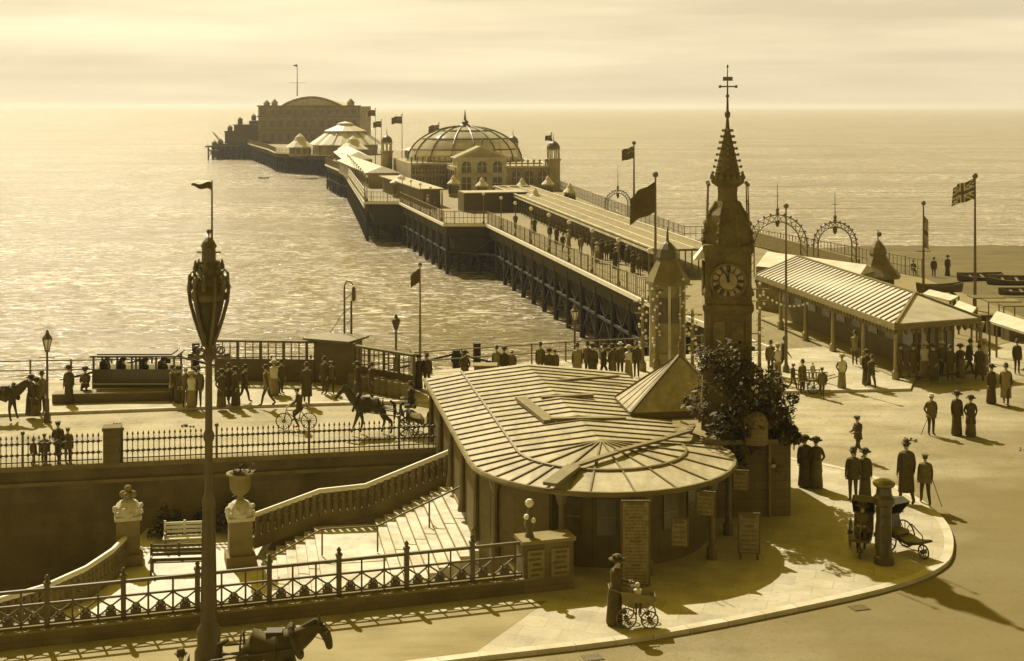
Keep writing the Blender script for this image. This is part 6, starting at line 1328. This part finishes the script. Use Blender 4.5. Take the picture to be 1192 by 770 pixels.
mb = MB(); mb.lathe([(.3, 0), (.3, .22), (.235, .26), (.235, 1.75), (.27, 1.78)], q_, 16); mb.build('body', 'carriage_paint', t, smooth=False); mb = MB(); mb.lathe([(.3, 1.78), (.33, 1.84), (.32, 2.0), (.24, 2.1), (.22, 2.3), (.31, 2.36), (.33, 2.47), (.2, 2.54), (.02, 2.57)], q_, 16); mb.build('cap', 'carriage_paint', t); mb = MB(); mb.lathe([(.335, 2.4), (.335, 2.45)], q_, 16); mb.build('cap_band', 'stone', t); mb = MB(); mb.box(q_[0], q_[1] - .24, q_[2] + 1.45, .26, .05, .06); mb.box(q_[0], q_[1] - .237, q_[2] + .95, .3, .04, .5); mb.build('door', 'carriage_paint', t)
p = P(944, 457, 0); t = empty('hand_cart', (0, 0, 0), 'small railed hand cart with children beside it near the shelter', 'cart'); mb = MB(); mb.box(0, 0, .62, 1.5, .7, .08)
for k in range(9): mb.bar((-.7 + k * .175, -.33, .65), (-.7 + k * .175, -.33, 1.0), .03); mb.bar((-.7 + k * .175, .33, .65), (-.7 + k * .175, .33, 1.0), .03)
mb.bar((-.72, -.33, 1.02), (.72, -.33, 1.02), .05); mb.bar((-.72, .33, 1.02), (.72, .33, 1.02), .05); mb.build('body', 'wood', t)
for s_ in (-1, 1): wheel(t, (0, s_ * .42, .32), .3, spokes=8, wd=.05)
mb = MB(); mb.bar((.7, -.25, .66), (1.3, -.25, .8), .04); mb.bar((.7, .25, .66), (1.3, .25, .8), .04); mb.bar((-.6, 0, .62), (-.65, 0, .05), .05); mb.build('handle', 'wood', t); t.location = (p.x, p.y, .01); t.rotation_euler = (0, 0, .1)
person('child_pale', (p.x + .1, p.y + .05, .66), 0, 'small pale child standing up in the hand cart', .7, G1)

# ------------------------------------------------------------------ electric tram, platform, station windbreak
ta = P(106, 462, .12); tb = P(203, 462, .12); tl = (tb - ta).length; tm = (ta + tb) / 2 + Vector((0, .9, 0)); X4 = Matrix.Translation((tm.x, tm.y, .12)); sc = tl / 2
t = empty('electric_tram', (tm.x, tm.y, .12), 'small open sided electric tram with flat roof at the promenade edge', 'tram'); TBb = lambda: MB(X4.copy())
mb = TBb(); mb.box(0, 0, .8, tl, 1.5, .96); mb.box(0, 0, .25, tl * .92, 1.3, .2); mb.build('body', 'carriage_paint', t)
mb = TBb(); mb.box(0, -.77, .58, tl * .98, .03, .05); mb.box(0, -.77, .36, tl * .98, .03, .05); mb.build('trim', 'cloth_pale', t)
mb = TBb(); mb.box(0, 0, 1.9, tl + .15, 1.75, .09); mb.box(0, 0, 1.97, tl * .9, 1.3, .06); mb.build('roof', 'dark_iron', t)
for x in (-1, -.62, -.05, .05, .55, 1):
    mb = TBb(); mb.bar((x * (sc - .06), -.7, 1.2), (x * (sc - .06), -.7, 1.87), .08); mb.bar((x * (sc - .06), .7, 1.2), (x * (sc - .06), .7, 1.87), .08); mb.build('post', 'carriage_paint', t)
for x in (-.75, -.35, .2, .65):
    mb = TBb(); mb.box(x * sc, 0, 1.22, .3, 1.3, .08); mb.box(x * sc - .15, 0, 1.4, .05, 1.3, .4); mb.build('seat', 'dark_wood', t)
for x in (-.6, .6):
    for y_ in (-.6, .6): mb = TBb(); mb.ring((x * sc, y_, .16), .15, .04, 12, 'y'); mb.build('wheel', 'iron', t)
for k, (x, key, lab) in enumerate(((-.72, 'seated_man', 'tram passenger in bowler on the leftmost seat'), (-.33, 'seated_woman', 'woman passenger left of the middle of the tram'), (.22, 'seated_man', 'tram passenger in bowler right of the middle of the tram'), (.66, 'seated_woman', 'woman passenger on the rightmost tram seat'))): person(key, (tm.x + x * sc, tm.y - .25, .55), 80 + 25 * k, lab, .95, 'tram passengers')
# platform fence in front of the tram
a, b = P(60, 470, .12), P(202, 466, .12); t = empty('platform', tuple(a), 'low dark boarded platform along the tram track', 'platform'); mb = MB(); mb.bar(a + Vector((0, .3, .2)), b + Vector((0, .3, .2)), .8, .4); mb.build('boards', 'dark_wood', t); mb = MB(); mb.bar(a + Vector((0, .3, .43)), b + Vector((0, .3, .43)), .9, .05); mb.build('top', 'wood', t)
person('seated_woman', tuple(P(96, 466, .12) + Vector((0, .4, .12))), 10, 'woman sitting on the platform edge left of the tram', 1, G4)
# promenade railing over the sea
sr = [Vector((x, y - .3, 0)) for x, y in SEAEDGE[:5]]; t = empty('promenade_railing', tuple(sr[1]), 'thin post and rail railing along the promenade edge above the sea', 'railing'); mb = MB(); railing(mb, sr, 1.05, 2.0, .12, rails=(1.0, .55)); mb.build('rail', 'iron', t)
# station windbreak
def windbreak(parent, a, b, top, glz, npanes, nm):
    up = Vector((0, 0, 1)); mb = MB(); mb.bar(a + up * glz * .5, b + up * glz * .5, .12, glz); mb.build(nm, 'dark_wood', parent); mb = MB(); mb.bar(a + up * top, b + up * top, .3, .1); mb.bar(a + up * glz, b + up * glz, .18, .08)
    mb.build('rail', 'dark_wood', parent); mb = MB()
    for i in range(npanes + 1): p = a.lerp(b, i / npanes); mb.bar(p + up * glz, p + up * top, .05 if i % 3 else .13)
    for f_ in (.33, .66): mb.bar(a + up * lerp(glz, top, f_), b + up * lerp(glz, top, f_), .03)
    mb.build('glazing_bars', 'dark_wood', parent)
t = empty('station_windbreak', tuple(P(388, 448, .12)), 'dark timber station with glazed windbreak wings at the promenade edge', 'station'); zb = Vector((0, 0, .12))
A0, A1, A2, A3 = D(250, 430, 69.6), D(366, 430, 69.2), D(413, 430, 68.2), D(482, 430, 65.6)
for v in (A0, A1, A2, A3): v.z = .12
windbreak(t, A0, A1, 2.02, 1.1, 13, 'left_wing'); windbreak(t, A2, A3, 2.0, 1.0, 12, 'right_wing')
mb = MB(); mb.prism([tuple(A1[:2]), tuple((A2 + Vector((0, -.2, 0)))[:2]), tuple((A2 + Vector((.2, 1.6, 0)))[:2]), tuple((A1 + Vector((0, 1.6, 0)))[:2])], .12, 2.25); mb.build('booth', 'dark_wood', t); mb = MB(); mb.bar(A1 + Vector((-.15, .7, 2.2)), A2 + Vector((.15, .6, 2.2)), 2.0, .1); mb.build('booth_roof', 'iron', t)
mb = MB(); mb.bar(A3 + Vector((0, 0, 1)), A3 + Vector((-.3, 2, 1)), .1, 2.0); mb.build('end_panel', 'dark_wood', t)
mb = MB(); 
for k in range(9): q_ = A2.lerp(A3, (k + .5) / 9) + Vector((-.15, -.45, 0)); mb.box(q_.x, q_.y, .5, .5, .45, .75)
mb.build('bench', 'wood', t)
# lamp gantry and street lamps
g0 = D(402, 440, 70.6); t = empty('arc_lamp_gantry', (g0.x, g0.y, .12), 'double mast with curled top and hanging arc lamp behind the station', 'lamp'); gz = lambda y: H - (y - HZ) * g0.y / F; x0, x1 = g0.x - .05, D(409, 440, 70.6).x
mb = MB(); mb.tube((x0, g0.y, .1), (x0, g0.y, gz(333)), .06, .045, 6); mb.tube((x1, g0.y, .1), (x1, g0.y, gz(350)), .06, .05, 6); mb.path([(x0, g0.y, gz(333)), (x0 + .1, g0.y, gz(328)), (x0 + .3, g0.y, gz(328)), (x1 + .1, g0.y, gz(332))], .035, 5)
for y in (350, 365, 380): mb.bar((x0, g0.y, gz(y)), (x1, g0.y, gz(y - 8)), .04)
mb.bar((x0, g0.y, gz(362)), (D(380, 400, 70.6).x, g0.y + .2, gz(394)), .03); mb.bar((x0 - 1.6, g0.y, gz(393)), (x1 + .3, g0.y, gz(393)), .05); mb.build('mast', 'dark_iron', t); mb = MB(); mb.lathe([(.05, 0), (.1, -.1), (.12, -.6), (.05, -.75)], (x1 + .12, g0.y, gz(334)), 8); mb.build('lantern', 'dark_iron', t)
def street_lamp(px_, base, top, label, z=.12, fr=1.0):
    p = P(px_, base, z); h = H - (top - HZ) * p.y / F - z; t = empty('street_lamp', tuple(p), label, 'street lamp'); c = tuple(p); k = h / 4.2
    mb = MB(); mb.lathe([(.16, 0), (.16, .3), (.1, .4), (.09, 1.0), (.06, 1.1), (.05, h - .95 * k)], c, 8); mb.bar((p.x - .35, p.y, p.z + h - 1.25 * k), (p.x + .35, p.y, p.z + h - 1.25 * k), .04); mb.build('post', 'dark_iron', t)
    mb = MB(); mb.lathe([(.09, h - .92 * k), (.2, h - .42 * k)], c, 6); mb.build('lantern', 'glass_globe' if fr > .5 else 'window', t)
    mb = MB()
    for i in range(6): a = math.pi / 3 * i; mb.bar((p.x + .09 * math.cos(a), p.y + .09 * math.sin(a), p.z + h - .94 * k), (p.x + .21 * math.cos(a), p.y + .21 * math.sin(a), p.z + h - .42 * k), .035)
    mb.lathe([(.24, h - .42 * k), (.2, h - .33 * k), (.1, h - .22 * k), (.09, h - .15 * k), (.03, h)], c, 8); mb.lathe([(.12, h - 1.0 * k), (.1, h - .92 * k)], c, 6); mb.build('lantern_frame', 'dark_iron', t)
street_lamp(55, 492, 384, 'gas street lamp at the left end of the promenade kerb', 0); street_lamp(669, 436, 355, 'small street lamp standing against the dark side of the pier', .12); street_lamp(461, 440, 366, 'thin lamp post rising behind the right wing of the station', .12, 0)
p = P(565, 449, .12); t = empty('wooden_box', tuple(p), 'square dark wooden box standing on the promenade beyond the roof', 'box'); mb = MB(); mb.box(p.x, p.y, .62, 1.1, .8, 1.0); mb.build('chest', 'dark_wood', t); mb = MB(); mb.box(p.x, p.y, 1.15, 1.2, .9, .07); mb.build('lid', 'wood', t)
# ------------------------------------------------------------------ beached boats and clutter on the right
def bz(y): return -1.6 - 4.7 * max(0, (y - 84) / 121) ** .8
for px_, py_, L_, rz, lab in ((1140, 327, 5.0, .15, 'long dark boat lying on the shingle beach behind the union flag pole'), (1180, 332, 5.5, -.1, 'dark boat drawn up at the right edge of the beach'), (1186, 345, 4.0, .1, 'smaller boat nearest the sea wall at the right edge')):
    p = P(px_, py_, -3.8); z = bz(p.y); p = P(px_, py_, z); boat((p.x, p.y, bz(p.y) + .1), L_, rz, lab, .25)
p = P(1094, 356, 0); t = empty('covered_boat', tuple(p), 'dark covered boat shape resting behind the hipped shelter roof', 'boat'); mb = MB(Matrix.Translation((p.x, p.y, .9)) @ Matrix.Rotation(.15, 4, 'Z')); hull(mb, 3.4, 1.2, .55); mb.build('hull', 'boat', t); mb = MB(); mb.box(p.x - .9, p.y, .45, .15, 1, .9); mb.box(p.x + .9, p.y, .45, .15, 1, .9); mb.build('trestle', 'dark_wood', t)
def stall(px_, py_, label, k):
    p = P(px_, py_, 0); t = empty('stall', tuple(p), label, 'stall', 'stalls by the beach'); mb = MB(); mb.box(p.x, p.y, .5, 1.6, .9, 1.0, .2); mb.build('counter', 'dark_wood', t); mb = MB()
    for x in (-.8, .8): mb.tube((p.x + x, p.y, 0), (p.x + x, p.y, 2.1), .04, .04, 5)
    mb.build('post', 'wood', t); mb = MB(); mb.bar((p.x - 1.0, p.y, 2.1), (p.x + 1.0, p.y, 2.1), 1.3, .06); mb.build('canopy', 'gutter' if k % 2 else 'dark_wood', t)
for k, (px_, py_, lab) in enumerate(((1148, 385, 'dark roofed stall right of the shelter end'), (1166, 390, 'brown roofed stall between the dark stall and the awning'), (1184, 396, 'dark stall under the pale awning at the right edge'))): stall(px_, py_, lab, k)
for k_, o in PRO.items():
    if k_ not in used:
        for ch in list(o.children): bpy.data.objects.remove(ch)
        bpy.data.objects.remove(o)
# ------------------------------------------------------------------ sea air
hm = bpy.data.materials.new('haze'); hm.use_nodes = True; hn = hm.node_tree.nodes; hn.clear()
ho = hn.new('ShaderNodeOutputMaterial'); hv = hn.new('ShaderNodeVolumePrincipled'); hv.inputs['Density'].default_value = HAZE; hv.inputs['Color'].default_value = (.92, .9, .84, 1); hv.inputs['Anisotropy'].default_value = .3
hm.node_tree.links.new(hv.outputs[0], ho.inputs['Volume']); MATS['haze'] = hm
mb = MB(); mb.box(0, 9950, 13, 22400, 20200, 43); tag(mb.build('haze', 'haze'), kind='stuff')
